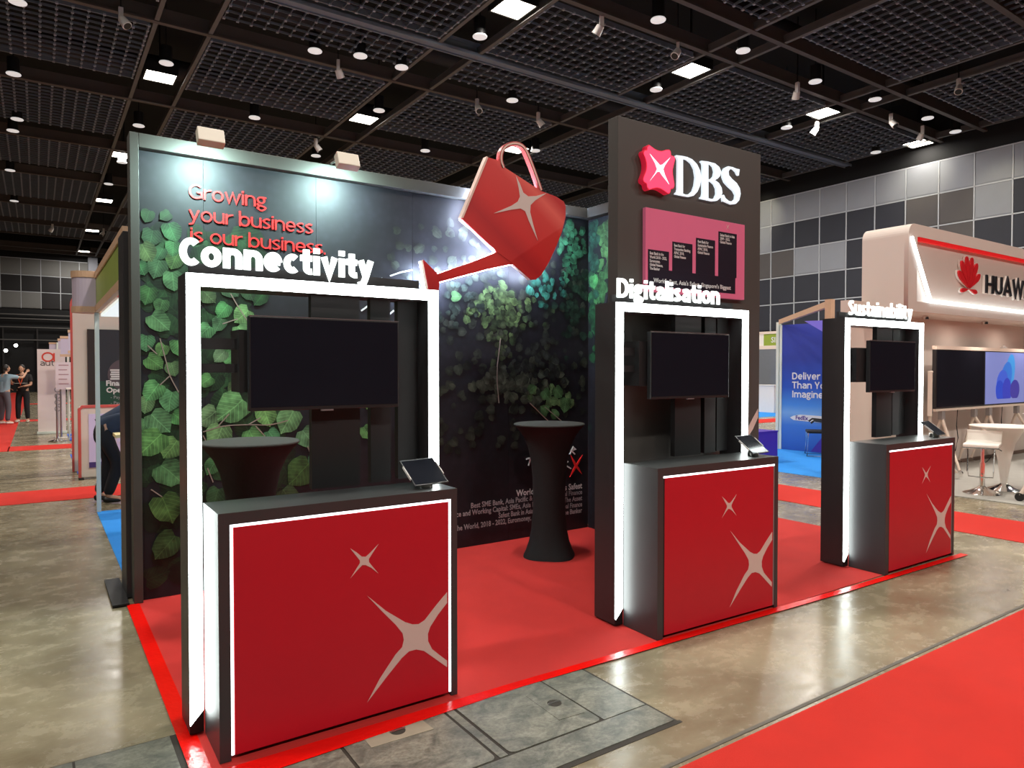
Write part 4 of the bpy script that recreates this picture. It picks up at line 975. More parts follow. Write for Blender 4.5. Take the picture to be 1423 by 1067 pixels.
# ---------------------------------------------------------------- cocktail tables in black stretch covers
def cocktail(loc, label):
    t = thing('cocktail_table', label, 'table', loc, group='cocktail tables in black covers')
    n = 40; prof = [(0.228, 0.0), (0.225, 0.012), (0.205, 0.05), (0.178, 0.12), (0.155, 0.22), (0.142, 0.36), (0.138, 0.5), (0.142, 0.65), (0.155, 0.8), (0.182, 0.93), (0.22, 1.02), (0.262, 1.08), (0.295, 1.115), (0.302, 1.122)]
    b = MB(); vs = []
    for i, (r, z) in enumerate(prof):
        for k_ in range(n):
            a = 2*pi*k_/n; low = max(0, 1-z/0.25)
            rr = r*(1+0.05*low*cos(4*a)) ; vs.append((rr*cos(a), rr*sin(a), z))
    fs = [(i*n+k_, i*n+(k_+1) % n, (i+1)*n+(k_+1) % n, (i+1)*n+k_) for i in range(len(prof)-1) for k_ in range(n)]
    b.add(vs, fs+[tuple(range(n-1, -1, -1))]); b.build('stretch_cover', M_fabric, t, smooth=True)
    MB().lathe([(0.303, 1.1225), (0.304, 1.130), (0.298, 1.136)], 48).build('table_top', M_fabtop, t, smooth=True)
    return t
cocktail((3.63, 4.78, 0.007), 'cocktail table in a black stretch cover standing between the two nearer arches')
cocktail((1.13, 4.66, 0.007), 'cocktail table in a black cover seen through the Connectivity arch')
# ================================================================ STAND ON THE RIGHT (cream, red flower emblem)
M_pink = mat('cream_stand_paint', sr(216, 200, 190), 0.55, var=0.02, vscale=2)
hs = thing('cream_stand', 'large rounded cream exhibition stand with red flower emblem and HUAWEI lettering', 'exhibition stand', (13, 5, 0))
HY = 4.96; zb_, zt_ = 2.42, 3.64
# fascia: a box with rounded upper edge on the outer side
lp = [(10.0, zb_), (10.0, zt_-0.16)]+arc(10.16, zt_-0.16, 0.16, 0.16, 180, 90, 8)+[(17.5, zt_), (17.5, zb_)]
MB().prism([(p[0], p[1]) for p in lp], 'y', HY+0.06, 5.62).build('fascia_core', M_pink, hs, world=True)
# front frame round the recess
rec = [(10.22, zt_-0.20), (10.62, 2.60), (17.3, 2.60), (17.3, zt_-0.20)]
fill([lp, [(10.24, zt_-0.17), (10.24, 2.56), (17.35, 2.56), (17.35, zt_-0.17)]], 'y', HY, 0.06, 'fascia_front', M_pink, hs)
MB().box(10.3, 17.34, HY+0.002, HY+0.05, zt_-0.225, zt_-0.172).build('red_light_line', mat('red_light_strip', sr(196, 22, 26), 0.4, emit=(1, 0.02, 0.02), es=0.35), hs, world=True)
M_tube = emat('cool_light_tube', (0.80, 0.95, 1.0), 4.2)
MB().tube([(10.05, HY-0.012, zt_-0.20), (10.60, HY-0.012, 2.585)], 0.026, 10).build('light_tube', M_tube, hs, world=True, smooth=True)
MB().tube([(10.60, HY-0.012, 2.585), (17.3, HY-0.012, 2.56)], 0.026, 10).build('light_tube', M_tube, hs, world=True, smooth=True)
MB().box(9.62, 17.5, 5.60, 5.72, 0, 2.60).build('back_wall', M_pink, hs, world=True)
MB().box(10.0, 17.5, 5.58, 5.60, 0, 0.07).build('skirting', mat('brown_skirting', sr(120, 96, 84), 0.5, var=0.05), hs, world=True)
for x in (11.1, 13.1, 15.0):
    MB().lathe([(0.05, 2.36), (0.05, 2.40), (0.03, 2.42)], 14, (x, 5.25, 0)).build('ceiling_spot', M_chrome, hs, world=True, smooth=True)
for x in (10.9, 12.6, 14.4): area('stand_downlight', (x, 4.95, 2.36), 0.25, 9, (1.0, 0.86, 0.76), (0, 0, 0))
# emblem: eight petals fanning from the foot
ec = (11.87, 2.84); M_pet = mat('red_petal', sr(206, 32, 40), 0.3, var=0.05)
def petal(ang, Lg, wd, d0):
    a = radians(ang); ax = Vector((sin(a), cos(a))); nx_ = Vector((cos(a), -sin(a)))
    pts = []
    pr = [(0.05, 0.02), (0.30, 0.42), (0.55, 0.82), (0.74, 1.0), (0.88, 0.9), (0.97, 0.5), (1.0, 0.12)]
    for t_, s_ in pr: pts.append(Vector(ec)+ax*(t_*Lg)+nx_*(s_*wd))
    for t_, s_ in pr[::-1]: pts.append(Vector(ec)+ax*(t_*Lg)-nx_*(s_*wd))
    return [tuple(p) for p in pts]
for sgn in (-1, 1):
    for ang, Lg, wd in ((11, .50, .060), (33, .49, .058), (56, .44, .050), (94, .27, .032)):
        ang_ = ang if ang < 90 else 98
        MB().prism(petal(sgn*ang_, Lg*1.04, wd*1.3, 0), 'y', HY+0.03, HY+0.055).build('petal_rim', M_white, hs, world=True)
        MB().prism(petal(sgn*ang_, Lg, wd, 0), 'y', HY+0.01, HY+0.0299).build('petal', M_pet, hs, world=True)
letters('HUAWEI', 12.42, 14.25, 2.815, 0.40, 0.125, 0.10, mat('black_letter', sr(34, 34, 38), 0.3, var=0.05), hs, HY+0.0, HY+0.02, world=True)
letters('HUAWEI', 12.40, 14.23, 2.807, 0.40, 0.145, 0.08, M_white, hs, HY+0.021, HY+0.055, name='letter_return', world=True)

# rolling displays
def petal_image(t, x0, x1, z0, z1, y):
    cx = x0+(x1-x0)*0.52
    cols = [sr(70, 150, 225), sr(60, 120, 215), sr(70, 100, 215), sr(50, 80, 205), sr(60, 70, 190), sr(70, 66, 160)]
    H_ = z1-z0; W_ = x1-x0
    sh = [(0.60, .62, .15, .36, -14), (0.50, .50, .17, .34, -28), (0.40, .40, .17, .28, -44), (0.36, .22, .18, .20, -60), (0.52, .24, .15, .26, 0), (0.72, .26, .16, .20, 10)]
    for i, (a, b, rx, rz_, tn) in enumerate(sh):
        lp = []
        for (px, pz) in arc(0, 0, rx*W_*0.75, rz_*H_, 0, 342, 19):
            c_, s_ = cos(radians(tn)), sin(radians(tn))
            lp.append((x0+a*W_+px*c_-pz*s_, max(z0+0.09*H_, z0+b*H_+px*s_+pz*c_)))
        MB().prism(lp, 'y', y-0.0004-0.0003*i, y-0.0002*0).build('screen_print', mat('blue_petal_%d' % i, cols[i], 0.3, emit=cols[i], es=0.4), t)
def rolling(loc, label, on_):
    t = thing('rolling_display', label, 'display', loc, group='rolling displays on the cream stand')
    MB().box(0, 1.66, 0, 0.06, 0.99, 1.90).build('casing', M_bezel, t, bevel=0.008)
    MB().box(0, 1.66, -0.01, 0.06, 1.90, 1.955).build('frame_rail', M_cream, t); MB().box(0, 1.66, -0.004, 0.06, 0.955, 0.99).build('frame_rail', M_cream, t)
    MB().box(0.03, 1.63, -0.004, -0.0005, 1.015, 1.885).build('screen', M_screen if not on_ else mat('lilac_screen', sr(120, 130, 190), 0.3, emit=sr(130, 142, 210), es=0.45), t)
    if on_:
        petal_image(t, 0.03, 1.63, 1.015, 1.885, -0.0045)
        MB().box(0.7, 0.86, 0.0, 0.05, 1.96, 1.985).tube([(0.78, 0.02, 1.985), (0.78, 0.02, 2.01)], 0.02, 8).build('camera_bar', M_whm, t)
    for s, dx in ((0.26, -0.10), (1.36, 0.11)):
        MB().box(s-0.05, s+0.05, 0.0, 0.06, 0.82, 0.955).build('leg_bracket', mat('grey_bracket', sr(150, 142, 140), 0.5, var=0.05), t)
        for e, ex in ((-0.36, dx*2.2), (0.24, dx*0.4)):
            MB().tube([(s, 0.03, 0.84), (s+ex*0.5, 0.03+e*0.5, 0.46), (s+ex, 0.03+e, 0.09)], [0.026, 0.022, 0.018], 8).build('leg', M_cream, t, smooth=True)
            MB().lathe([(0.045, -0.014), (0.045, 0.014)], 14, (s+ex, 0.03+e, 0.046), axis='x').build('caster', M_chrome, t, smooth=True)
    MB().tube([(0.83, 0.05, 0.98), (0.80, 0.05, 0.7), (0.88, 0.06, 0.5), (0.84, 0.08, 0.3), (0.6, 0.1, 0.12), (0.45, 0.12, 0.02), (0.3, 0.1, 0.012)], 0.007, 6).build('cable', M_cable, t, smooth=True)
    return t
rolling((11.30, 5.18, 0.012), 'switched off large screen on white splayed legs with casters', False)
rolling((12.99, 5.20, 0.012), 'large lit screen with blue petal picture on white splayed legs', True)
t = thing('side_display', 'thin cream display seen edge on, left of the dark rolling screen', 'display', (10.83, 5.04, 0.0125), radians(24))
MB().box(-0.30, 0.30, -0.03, 0.03, 0.92, 1.57).build('casing', M_cream, t, bevel=0.01)
MB().box(-0.28, 0.28, -0.036, -0.031, 0.96, 1.55).build('screen', M_screen, t)
for e in (-1, 1):
    MB().tube([(0, 0, 0.93), (0.0, 0, 0.5), (0.1, e*0.34, 0.09)], 0.02, 8).build('leg', M_cream, t, smooth=True)
    MB().lathe([(0.045, -0.014), (0.045, 0.014)], 14, (0.1, e*0.34, 0.046), axis='x').build('caster', M_chrome, t, smooth=True)

# bar stools
def stool(loc, rz, label):
    t = thing('bar_stool', label, 'stool', loc, rz, group='white bar stools with chrome feet')
    MB().lathe([(0.215, 0), (0.215, 0.008), (0.19, 0.02), (0.12, 0.045), (0.06, 0.075), (0.035, 0.10)], 32).build('foot_plate', M_chrome, t, smooth=True)
    MB().lathe([(0.030, 0.10), (0.030, 0.40)], 20).lathe([(0.020, 0.40), (0.020, 0.62)], 16).build('column', M_chrome, t, smooth=True)
    pr = [(-0.20, 0.80), (-0.20, 0.76), (-0.185, 0.70), (-0.15, 0.665), (-0.05, 0.65), (0.08, 0.65), (0.17, 0.655), (0.215, 0.645), (0.222, 0.63)]
    up = [(x, z) for x, z in pr]; dn = [(x+(0.018 if i < 3 else 0), z-(0.03 if i >= 3 else -0.0)) for i, (x, z) in enumerate(pr)]
    MB().prism([(x, z) for x, z in up]+dn[::-1], 'y', -0.19, 0.19).build('seat_shell', M_white, t, bevel=0.006)
    MB().stroke([(x, z-0.034) for x, z in pr[3:]], 0.012, 'y', -0.193, 0.193).build('seat_trim', M_chrome, t)
    MB().tube([(0.03, -0.13, 0.60), (0.16, -0.14, 0.58), (0.20, -0.14, 0.30), (0.17, -0.13, 0.235), (0.20, 0, 0.232), (0.17, 0.13, 0.235), (0.20, 0.14, 0.30), (0.16, 0.14, 0.58), (0.03, 0.13, 0.60)], 0.009, 8).build('footrest', M_chrome, t, smooth=True)
    MB().tube([(0.02, 0.03, 0.62), (0.0, 0.17, 0.58), (-0.02, 0.2, 0.56)], 0.006, 6).build('lever', M_cable, t)
    return t
stool((10.02, 4.02, 0.0125), radians(196), 'white bar stool nearest the red counter, chrome foot fully in view')
stool((10.72, 3.46, 0.0125), radians(160), 'white bar stool cut by the right edge of the picture')
def round_table(loc, r, label):
    t = thing('high_table', label, 'table', loc, group='white pedestal tables on the cream stand')
    MB().lathe([(r-0.01, 0.835), (r, 0.842), (r-0.004, 0.85)], 40).build('table_top', M_white, t, smooth=True)
    MB().lathe([(0.035, 0.09), (0.05, 0.2), (0.075, 0.4), (0.12, 0.62), (0.20, 0.78), (0.30, 0.834)], 28).build('pedestal', M_white, t, smooth=True)
    MB().lathe([(0.21, 0), (0.21, 0.008), (0.18, 0.02), (0.11, 0.045), (0.055, 0.075), (0.035, 0.09)], 32).build('foot_plate', M_chrome, t, smooth=True)
    return t
round_table((10.56, 3.98, 0.0125), 0.40, 'white pedestal table between the bar stools')
round_table((13.95, 4.55, 0.0125), 0.42, 'white pedestal table farther back, before the lit blue screen')
t = thing('flip_board', 'leg of a cream rolling board with a caster, at the right edge', 'board', (10.1, 3.25, 0.0125))
MB().tube([(-0.28, 0.28, 0.07), (0.0, -0.0, 0.75), (0.05, -0.05, 1.0)], 0.024, 8).build('leg', M_cream, t, smooth=True)
MB().tube([(0.4, -0.5, 0.07), (0.1, -0.1, 0.75), (0.05, -0.05, 1.0)], 0.024, 8).build('leg', M_cream, t, smooth=True)
MB().lathe([(0.05, -0.02), (0.05, 0.02)], 16, (-0.28, 0.28, 0.05), axis='x').build('caster', M_cable, t, smooth=True)
MB().lathe([(0.05, -0.02), (0.05, 0.02)], 16, (0.4, -0.5, 0.05), axis='x').build('caster', M_cable, t, smooth=True)
MB().box(0.02, 0.07, -0.45, 0.35, 1.0, 1.04).build('shelf', M_cream, t)

# ================================================================ BLUE AEROPLANE WALL
M_sky = bpy.data.materials.new('sky_print'); M_sky.use_nodes = True
N, L = nodes_of(M_sky); p_ = N['Principled BSDF']; p_.inputs['Roughness'].default_value = 0.4
tc = N.new('ShaderNodeTexCoord'); sp_ = N.new('ShaderNodeSeparateXYZ'); L.new(tc.outputs['Object'], sp_.inputs[0])
mr = N.new('ShaderNodeMapRange'); mr.inputs['From Min'].default_value = 0; mr.inputs['From Max'].default_value = 2.5; L.new(sp_.outputs['Z'], mr.inputs['Value'])
cr = N.new('ShaderNodeValToRGB'); els = [(0.0, (44, 88, 176)), (0.2, (60, 120, 206)), (0.3, (120, 170, 226)), (0.36, (70, 140, 220)), (0.5, (36, 84, 186)), (0.72, (48, 66, 158)), (1.0, (60, 72, 170))]
while len(cr.color_ramp.elements) < len(els): cr.color_ramp.elements.new(0.5)
for e, (t_, c_) in zip(cr.color_ramp.elements, els): e.position = t_; e.color = (*sr(*c_), 1)
L.new(mr.outputs['Result'], cr.inputs['Fac']); L.new(cr.outputs['Color'], p_.inputs['Base Color'])
fw = thing('aeroplane_wall', 'blue exhibition wall printed with sky, a white aeroplane and white slogan', 'exhibition wall', (12.4, 7.6, 0))
MB().box(12.4, 12.48, 5.75, 8.6, 0.006, 2.5).build('print_panel', M_sky, fw, world=True)
MB().box(12.385, 12.49, 8.6, 8.65, 0, 2.5).build('end_post', M_alu, fw, world=True)
FX = 12.4
def of(x, y): p = on('x', FX, x, y); return (p.y, p.z)
MB().prism([of(1118, 446), (5.8, 2.49), (5.8, 1.2)][:3], 'x', FX-0.004, FX-0.0005).build('violet_beam_print', mat('violet_print', sr(128, 116, 220), 0.4, var=0.05), fw, world=True)
MB().prism([(7.95, 0.02), (7.2, 0.95), (6.4, 0.02)], 'x', FX-0.004, FX-0.0005).build('violet_shape_print', mat('deep_violet_print', sr(80, 56, 170), 0.4, var=0.05), fw, world=True)
# slogan: strokes drawn on the plane x = 12.4, running towards -y
def letters_x(textv, yl, size, w, gap, z0, X, par, m):
    mb = MB(); x = 0
    for ch in textv:
        if ch == ' ': x += .26; continue
        g, W_ = glyph(ch, w)
        for i, s_ in enumerate(g): mb.stroke([(yl-(x+px)*size, z0+pz*size) for px, pz in s_], w*size, 'x', X-0.004-0.0004*i, X-0.0005)
        x += W_+gap
    return mb.build('slogan_print', m, par, world=True)
yl = of(1101, 523)[0]
for body_, y_ in (('Deliver More', 527), ('Than You Can', 539.5), ('Imagine.', 552)):
    letters_x(body_, yl, 0.185, 0.125, 0.07, of(1101, y_)[1], FX, fw, M_whtxt)
# aeroplane
pl = [of(*p) for p in ((1098, 580), (1103, 577.5), (1112, 576), (1140, 578), (1160, 581), (1160, 588), (1140, 587.5), (1112, 584.5), (1103, 583.5))]
MB().prism(pl, 'x', FX-0.006, FX-0.002).build('aeroplane_print', M_whtxt, fw, world=True)
MB().prism([of(*p) for p in ((1128, 585), (1146, 588.5), (1150, 586), (1138, 584))], 'x', FX-0.009, FX-0.0065).build('wing_print', mat('grey_print', sr(110, 120, 140), 0.4, var=0.03), fw, world=True)
p0 = of(1106, 580.5)
text('FedEx', 0.11, mat('violet_letter_print', sr(80, 40, 130), 0.4, var=0.02), fw, (FX-0.0075, p0[0], p0[1]-0.03), axis='x', name='livery_print', world=True, offset=0.003, extrude=0.0005)
# beech truss along the top
bm_ = thing('timber_beam', 'pale timber beam with a short post above the aeroplane wall', 'beam', (11, 7, 2.5))
a_ = Vector((12.36, 8.62, 2.56)); b_ = Vector((9.9, 6.1, 2.585)); d_ = (b_-a_).normalized(); n_ = Vector((d_.y, -d_.x, 0))
vs = [tuple(p+n_*s*0.03+Vector((0, 0, z))) for p in (a_, b_) for s in (-1, 1) for z in (-0.045, 0.045)]
MB().add(vs, [(0, 1, 3, 2), (4, 6, 7, 5), (0, 4, 5, 1), (2, 3, 7, 6), (1, 5, 7, 3), (0, 2, 6, 4)]).build('rail', M_wood, bm_, world=True)
MB().box(9.84, 9.94, 6.0, 6.1, 0.01, 2.66).build('post', M_wood, bm_, world=True)
MB().box(12.37, 12.45, 8.66, 8.72, 0.005, 2.56).build('post', M_alu, bm_, world=True)
t = thing('visitor_chair', 'black seated chair with thin chrome frame before the aeroplane wall', 'chair', (11.98, 7.52, 0.0055), radians(127))
for s in (-1, 1):
    MB().tube([(0.20, s*0.24, 0.44), (0.22, s*0.24, 0.015), (-0.22, s*0.24, 0.015), (-0.2, s*0.24, 0.44), (-0.24, s*0.24, 0.86)], 0.011, 8).build('side_frame', M_chrome, t, smooth=True)
    MB().tube([(-0.22, s*0.25, 0.64), (0.10, s*0.25, 0.67), (0.16, s*0.25, 0.62)], 0.018, 8).build('armrest', M_cable, t, smooth=True)
MB().box(-0.22, 0.22, -0.22, 0.22, 0.43, 0.475).build('seat', M_dark, t, bevel=0.012)
MB().box(-0.25, -0.215, -0.21, 0.21, 0.52, 0.86).build('backrest', M_dark, t, bevel=0.01)
t = thing('counter_box', 'purple exhibition counter behind the middle tablet', 'counter', (11.2, 7.2, 0.0055))
MB().box(-1.2, -0.35, 0.4, 0.9, 0.0, 0.50).build('counter_body', mat('purple_laminate', sr(74, 44, 164), 0.45, var=0.03), t, bevel=0.004)
MB().box(-1.21, -0.345, 0.395, 0.91, 0.50, 0.52).build('counter_top', mat('purple_laminate', sr(74, 44, 164), 0.45), t)

# ================================================================ FAR STAND WITH GREEN SIGN
fs2 = thing('green_sign_stand', 'far white framed stand with a green name sign by the right wall', 'exhibition stand', (24, 16.5, 0))
MB().box(24, 24.08, 13.5, 18.6, 2.42, 2.56).box(24, 24.08, 13.5, 18.6, 3.02, 3.12).build('fascia_rail', M_cream, fs2, world=True)
MB().box(24.02, 24.06, 17.5, 18.6, 2.56, 3.02).build('fascia_panel', M_white, fs2, world=True)
MB().box(24.02, 24.06, 13.5, 17.5, 2.56, 3.02).build('fascia_panel', mat('green_sign', sr(142, 160, 52), 0.5, var=0.04), fs2, world=True)
text('SIM CENTRE', 0.3, M_whtxt, fs2, (24.01, 17.15, 2.68), axis='x', name='sign_print', world=True, offset=0.004, extrude=0.002)
for y in (13.5, 16.5, 18.6):
    MB().box(24, 24.06, y-0.03, y+0.03, 0.0056, 2.42).build('post', M_alu, fs2, world=True)
MB().box(26.0, 26.1, 13.5, 18.6, 0.0056, 2.4).build('back_panel', mat('grey_cladding', sr(120, 124, 132), 0.6), fs2, world=True)
t = thing('stand_counter', 'white counter with a beech end in the far green signed stand', 'counter', (22.6, 16.9, 0.005))
MB().box(0, 0.5, -0.9, 0.35, 0, 1.0).build('counter_body', M_white, t, bevel=0.01)
MB().box(-0.01, 0.0, 0.1, 0.36, 0, 1.0).build('end_panel', M_wood, t)
MB().box(-0.02, 0.52, -0.92, 0.37, 1.0, 1.03).build('counter_top', M_white, t)

# ================================================================ LEFT: STANDS BEHIND THE BOOTH
ls = thing('shell_scheme_stand', 'white framed stand with green fascia and rounded name drum behind the booth wall', 'exhibition stand', (0.56, 9.12, 0))
for (x, y) in ((0.56, 9.10), (0.60, 6.62), (5.4, 9.10)):
    MB().box(x-0.022, x+0.022, y-0.022, y+0.022, 0.0055, 2.66).build('post', M_alu, ls, world=True)
MB().box(0.54, 0.58, 6.0, 9.08, 2.235, 2.31).box(0.54, 0.58, 6.0, 9.08, 2.61, 2.68).build('fascia_rail', M_wood, ls, world=True)
MB().box(0.55, 0.57, 6.0, 9.06, 2.312, 2.608).build('fascia_panel', mat('olive_fascia', sr(150, 168, 84), 0.45, var=0.12, vscale=3), ls, world=True)
# drum: a half round nose to the left
def nose(z0, z1, r, nm, m):
    lp = [(0.60, 9.02)]+[(x, y) for x, y in arc(0.50, 9.16, 0.17*r, 0.14*r, 270, 90, 14)]+[(0.60, 9.30)]
    return MB().prism(lp, 'z', z0, z1).build(nm, m, ls, world=True)
nose(2.30, 2.62, 1.0, 'name_drum', mat('lilac_panel', sr(196, 184, 202), 0.5, var=0.04, vscale=4)); nose(2.235, 2.30, 1.06, 'drum_rail', M_wood); nose(2.62, 2.69, 1.06, 'drum_rail', M_wood)
MB().box(0.6, 5.4, 6.0, 9.1, 2.20, 2.23).build('canopy_panel', emat('canopy_glow', (0.9, 1.0, 0.98), 0.75), ls, world=True)

ks = thing('kiosk_wall', 'white rounded wall end with red rim and a dark poster, beyond the shell scheme stand', 'exhibition stand', (1.5, 12.9, 0))
lp = [(0.45, 0.0056), (0.45, 2.55)]+arc(0.62, 2.62, 0.17, 0.17, 180, 90, 6)+[(4.0, 2.79), (4.0, 0.0056)]
MB().prism(lp, 'y', 12.9, 13.3).build('wall_body', mat('warm_white_wall', sr(222, 212, 200), 0.6, var=0.02), ks, world=True)
MB().stroke([(0.455, 0.006)]+lp[1:-1], 0.03, 'y', 12.88, 12.91).build('red_rim', mat('coral_rim', sr(208, 92, 84), 0.5, var=0.04), ks, world=True)
MB().box(0.66, 0.80, 12.86, 12.899, 1.0, 2.24).build('poster_edge', mat('brown_black', sr(50, 40, 38), 0.5, var=0.05), ks, world=True)
po = MB().box(0.80, 2.1, 12.85, 12.899, 1.0, 2.24).build('poster', mat('slate_poster', sr(44, 46, 54), 0.5, var=0.04), ks, world=True)
MB().box(0.80, 2.1, 12.845, 12.849, 1.0, 1.42).build('poster_print', mat('green_poster', sr(30, 74, 58), 0.5, var=0.08), ks, world=True)
oc = on('y', 12.84, 163, 517)
MB().lathe([(0.255, 0), (0.255, 0.004)], 32, (oc.x+0.12, 12.838, oc.z-0.04), axis='y').build('disc_print', mat('mauve_grey_disc', sr(92, 78, 84), 0.5, var=0.03), ks, world=True)
b = MB()
for i in range(5): b.box(oc.x-0.10+0.01*(i % 2), oc.x+0.05+0.01*(i % 2), 12.832, 12.836, oc.z-0.12+i*0.035, oc.z-0.095+i*0.035)
for i in range(3): b.box(oc.x+0.09, oc.x+0.22, 12.832, 12.836, oc.z-0.10+i*0.05, oc.z-0.065+i*0.05)
b.build('coin_print', M_whtxt, ks, world=True)
q = on('y', 12.84, 147.5, 534)
text('Financial', 0.115, M_whtxt, ks, (q.x, 12.835, q.z-0.02), name='headline_print', world=True, offset=0.004, extrude=0.001)
text('Operations', 0.115, M_whtxt, ks, (q.x, 12.835, q.z-0.13), name='headline_print', world=True, offset=0.004, extrude=0.001)
for i, s_ in enumerate(('— Payments', '— Payroll', '— Accounting')): text(s_.replace('—', '-'), 0.07, M_dim, ks, (q.x+0.06, 12.835, q.z-0.23-i*0.09), name='list_print', world=True, extrude=0.001)

kk = thing('touch_kiosk', 'white touch kiosk with coral rim and pale violet screen, beside the bending man', 'kiosk', (1.1, 12.0, 0))
MB().box(0.50, 1.9, 12.0, 12.12, 0.02, 1.06).build('kiosk_body', mat('warm_white_wall', sr(222, 212, 200), 0.6), kk, world=True, bevel=0.01)
MB().stroke([(0.505, 0.02), (0.505, 1.02), (0.545, 1.06), (1.9, 1.06)], 0.035, 'y', 11.985, 12.10).build('red_rim', mat('coral_rim', sr(208, 92, 84), 0.5), kk, world=True)
MB().box(0.62, 1.86, 11.985, 11.999, 0.16, 0.95).build('screen', mat('pale_violet_screen', sr(188, 176, 206), 0.4, emit=sr(188, 176, 206), es=0.25), kk, world=True)
MB().box(0.62, 1.86, 11.98, 11.984, 0.16, 0.24).box(0.75, 1.1, 11.98, 11.984, 0.86, 0.89).build('screen_print', mat('indigo_print', sr(74, 62, 130), 0.4, var=0.05), kk, world=True)
MB().box(0.74, 0.98, 11.98, 11.984, 0.42, 0.72).box(1.0, 1.3, 11.98, 11.984, 0.5, 0.52).build('screen_print', mat('lilac_card', sr(214, 204, 222), 0.4, var=0.03), kk, world=True)
MB().lathe([(0.05, 0), (0.05, 0.003)], 14, (0.80, 11.98, 0.80), axis='y').lathe([(0.04, 0), (0.04, 0.003)], 14, (0.80, 11.98, 0.32), axis='y').build('screen_print', mat('blue_dot', sr(70, 110, 190), 0.4, var=0.05), kk, world=True)
MB().box(0.88, 0.97, 11.978, 11.983, 0.74, 0.82).build('screen_print', mat('coral_mark', sr(206, 80, 90), 0.4, var=0.05), kk, world=True)
for x in (0.52, 1.86): MB().box(x-0.03, x+0.03, 11.9, 12.2, 0, 0.02).build('foot', M_cable, kk, world=True)

bn = thing('roll_up_banner', 'tall white roll-up banner with a red ring and black word, far left', 'banner', (0.75, 21.0, 0))
BYn = 21.0
bl, br = on('y', BYn, 53, 600).x, on('y', BYn, 92, 600).x
zt2 = on('y', BYn, 53, 485).z
MB().box(bl, br, BYn, BYn+0.02, 0.06, zt2).build('banner_sheet', mat('banner_white', sr(224, 208, 202), 0.6, var=0.02), bn, world=True)
MB().box(bl-0.02, br+0.02, BYn-0.08, BYn+0.1, 0.005, 0.06).build('banner_foot', M_alu, bn, world=True)
rc = on('y', BYn, 66.5, 496)
MB().stroke(arc(rc.x, rc.z, 0.115, 0.105, 0, 360, 28), 0.035, 'y', BYn-0.006, BYn-0.001).stroke([(rc.x+0.13, rc.z-0.11), (rc.x+0.13, rc.z+0.10)], 0.035, 'y', BYn-0.0064, BYn-0.001).build('ring_print', mat('vermilion_print', sr(214, 66, 50), 0.5, var=0.03), bn, world=True)
q = on('y', BYn, 56, 508)
letters('aut', q.x, None, q.z, 0.19, 0.09, 0.09, mat('soft_black_print', sr(60, 54, 54), 0.5, var=0.03), bn, BYn-0.006, BYn-0.001, name='word_print', one=True, world=True)
for i in range(4): MB().stroke(arc(on('y', BYn, 72.5, 0).x, 1.1-i*0.16, 0.055, 0.06, 30, 330, 14), 0.02, 'y', BYn-0.006, BYn-0.001).build('scroll_print', mat('grey_ring_print', sr(150, 140, 140), 0.5, var=0.03), bn, world=True)

# row of shell scheme fronts going away on the left
far = []
for i, (y, x, zt3) in enumerate(((17.6, 0.80, 2.45), (20.2, 0.72, 2.42), (24.0, 0.75, 2.5), (29.0, 0.6, 2.55))):
    t = thing('shell_scheme_stand', ('distant white stand front with a pale name drum, %s of the row on the left' % ['nearest', 'second', 'third', 'farthest'][i]), 'exhibition stand', (x, y, 0), group='row of distant white stands on the left')
    MB().box(-0.03, 0.03, -0.03, 0.03, 0.006, zt3).build('post', M_alu, t)
    MB().box(-0.25, 3.0, 0.0, 0.05, zt3-0.06, zt3).box(-0.25, 3.0, 0, 0.05, zt3-0.50, zt3-0.44).build('fascia_rail', M_wood, t)
    MB().box(-0.24, 2.95, 0.01, 0.04, zt3-0.44, zt3-0.06).build('fascia_panel', mat('lilac_panel', sr(196, 184, 202), 0.5), t)
    MB().box(0.9, 3.0, 1.2, 1.25, 0.006, zt3-0.1).build('back_panel', M_white, t)
t = thing('barrier_post', 'steel barrier post on a round chrome foot beside the far truss', 'post', (0.36, 18.6, 0))
MB().lathe([(0.17, 0), (0.17, 0.02), (0.05, 0.06), (0.02, 0.07)], 24).build('foot_plate', M_chrome, t, smooth=True)
MB().lathe([(0.02, 0.07), (0.02, 1.05)], 12).build('pole', M_steel, t, smooth=True)
t = thing('display_truss', 'white zigzag truss leg standing on blue carpet at the far left', 'truss', (0.60, 18.9, 0.005))
for (x, y) in ((0, 0), (0.24, 0), (0.12, 0.2)): MB().tube([(x, y, 0), (x, y, 1.15)], 0.014, 8).build('chord', M_alu, t, smooth=True)
z = [(0, 0, 0.05)]
for i in range(8): z.append((0.24 if i % 2 == 0 else 0, 0, 0.05+0.14*(i+1)))
MB().tube(z, 0.009, 6).build('lacing', M_alu, t)
MB().box(-0.06, 0.5, -0.1, 0.3, 1.15, 1.18).build('table_top', M_white, t)
t = thing('notice_frame', 'pale notice sheet on a stand with printed lines in front of the far banner', 'sign', (0.46, 19.6, 0))
MB().box(-0.10, 0.22, 0, 0.01, 1.14, 1.78).build('notice_sheet', mat('pale_notice', sr(216, 200, 204), 0.5, var=0.03), t)
b = MB()
for i in range(5): b.box(-0.04, 0.16-0.03*(i % 2), -0.004, -0.001, 1.70-i*0.11, 1.72-i*0.11)
so_ = b.build('line_print', mat('rose_grey_print', sr(170, 130, 136), 0.5, var=0.03), t); so_['kind'] = 'stuff'
MB().tube([(0, 0.02, 0), (0, 0.02, 1.3)], 0.02, 8).build('pole', M_steel, t); MB().lathe([(0.14, 0), (0.14, 0.015)], 20).build('foot_plate', M_white, t)
t = thing('bag', 'yellow green and black bundle on top of the far banner stand', 'bag', (0.95, 21.3, 2.2))
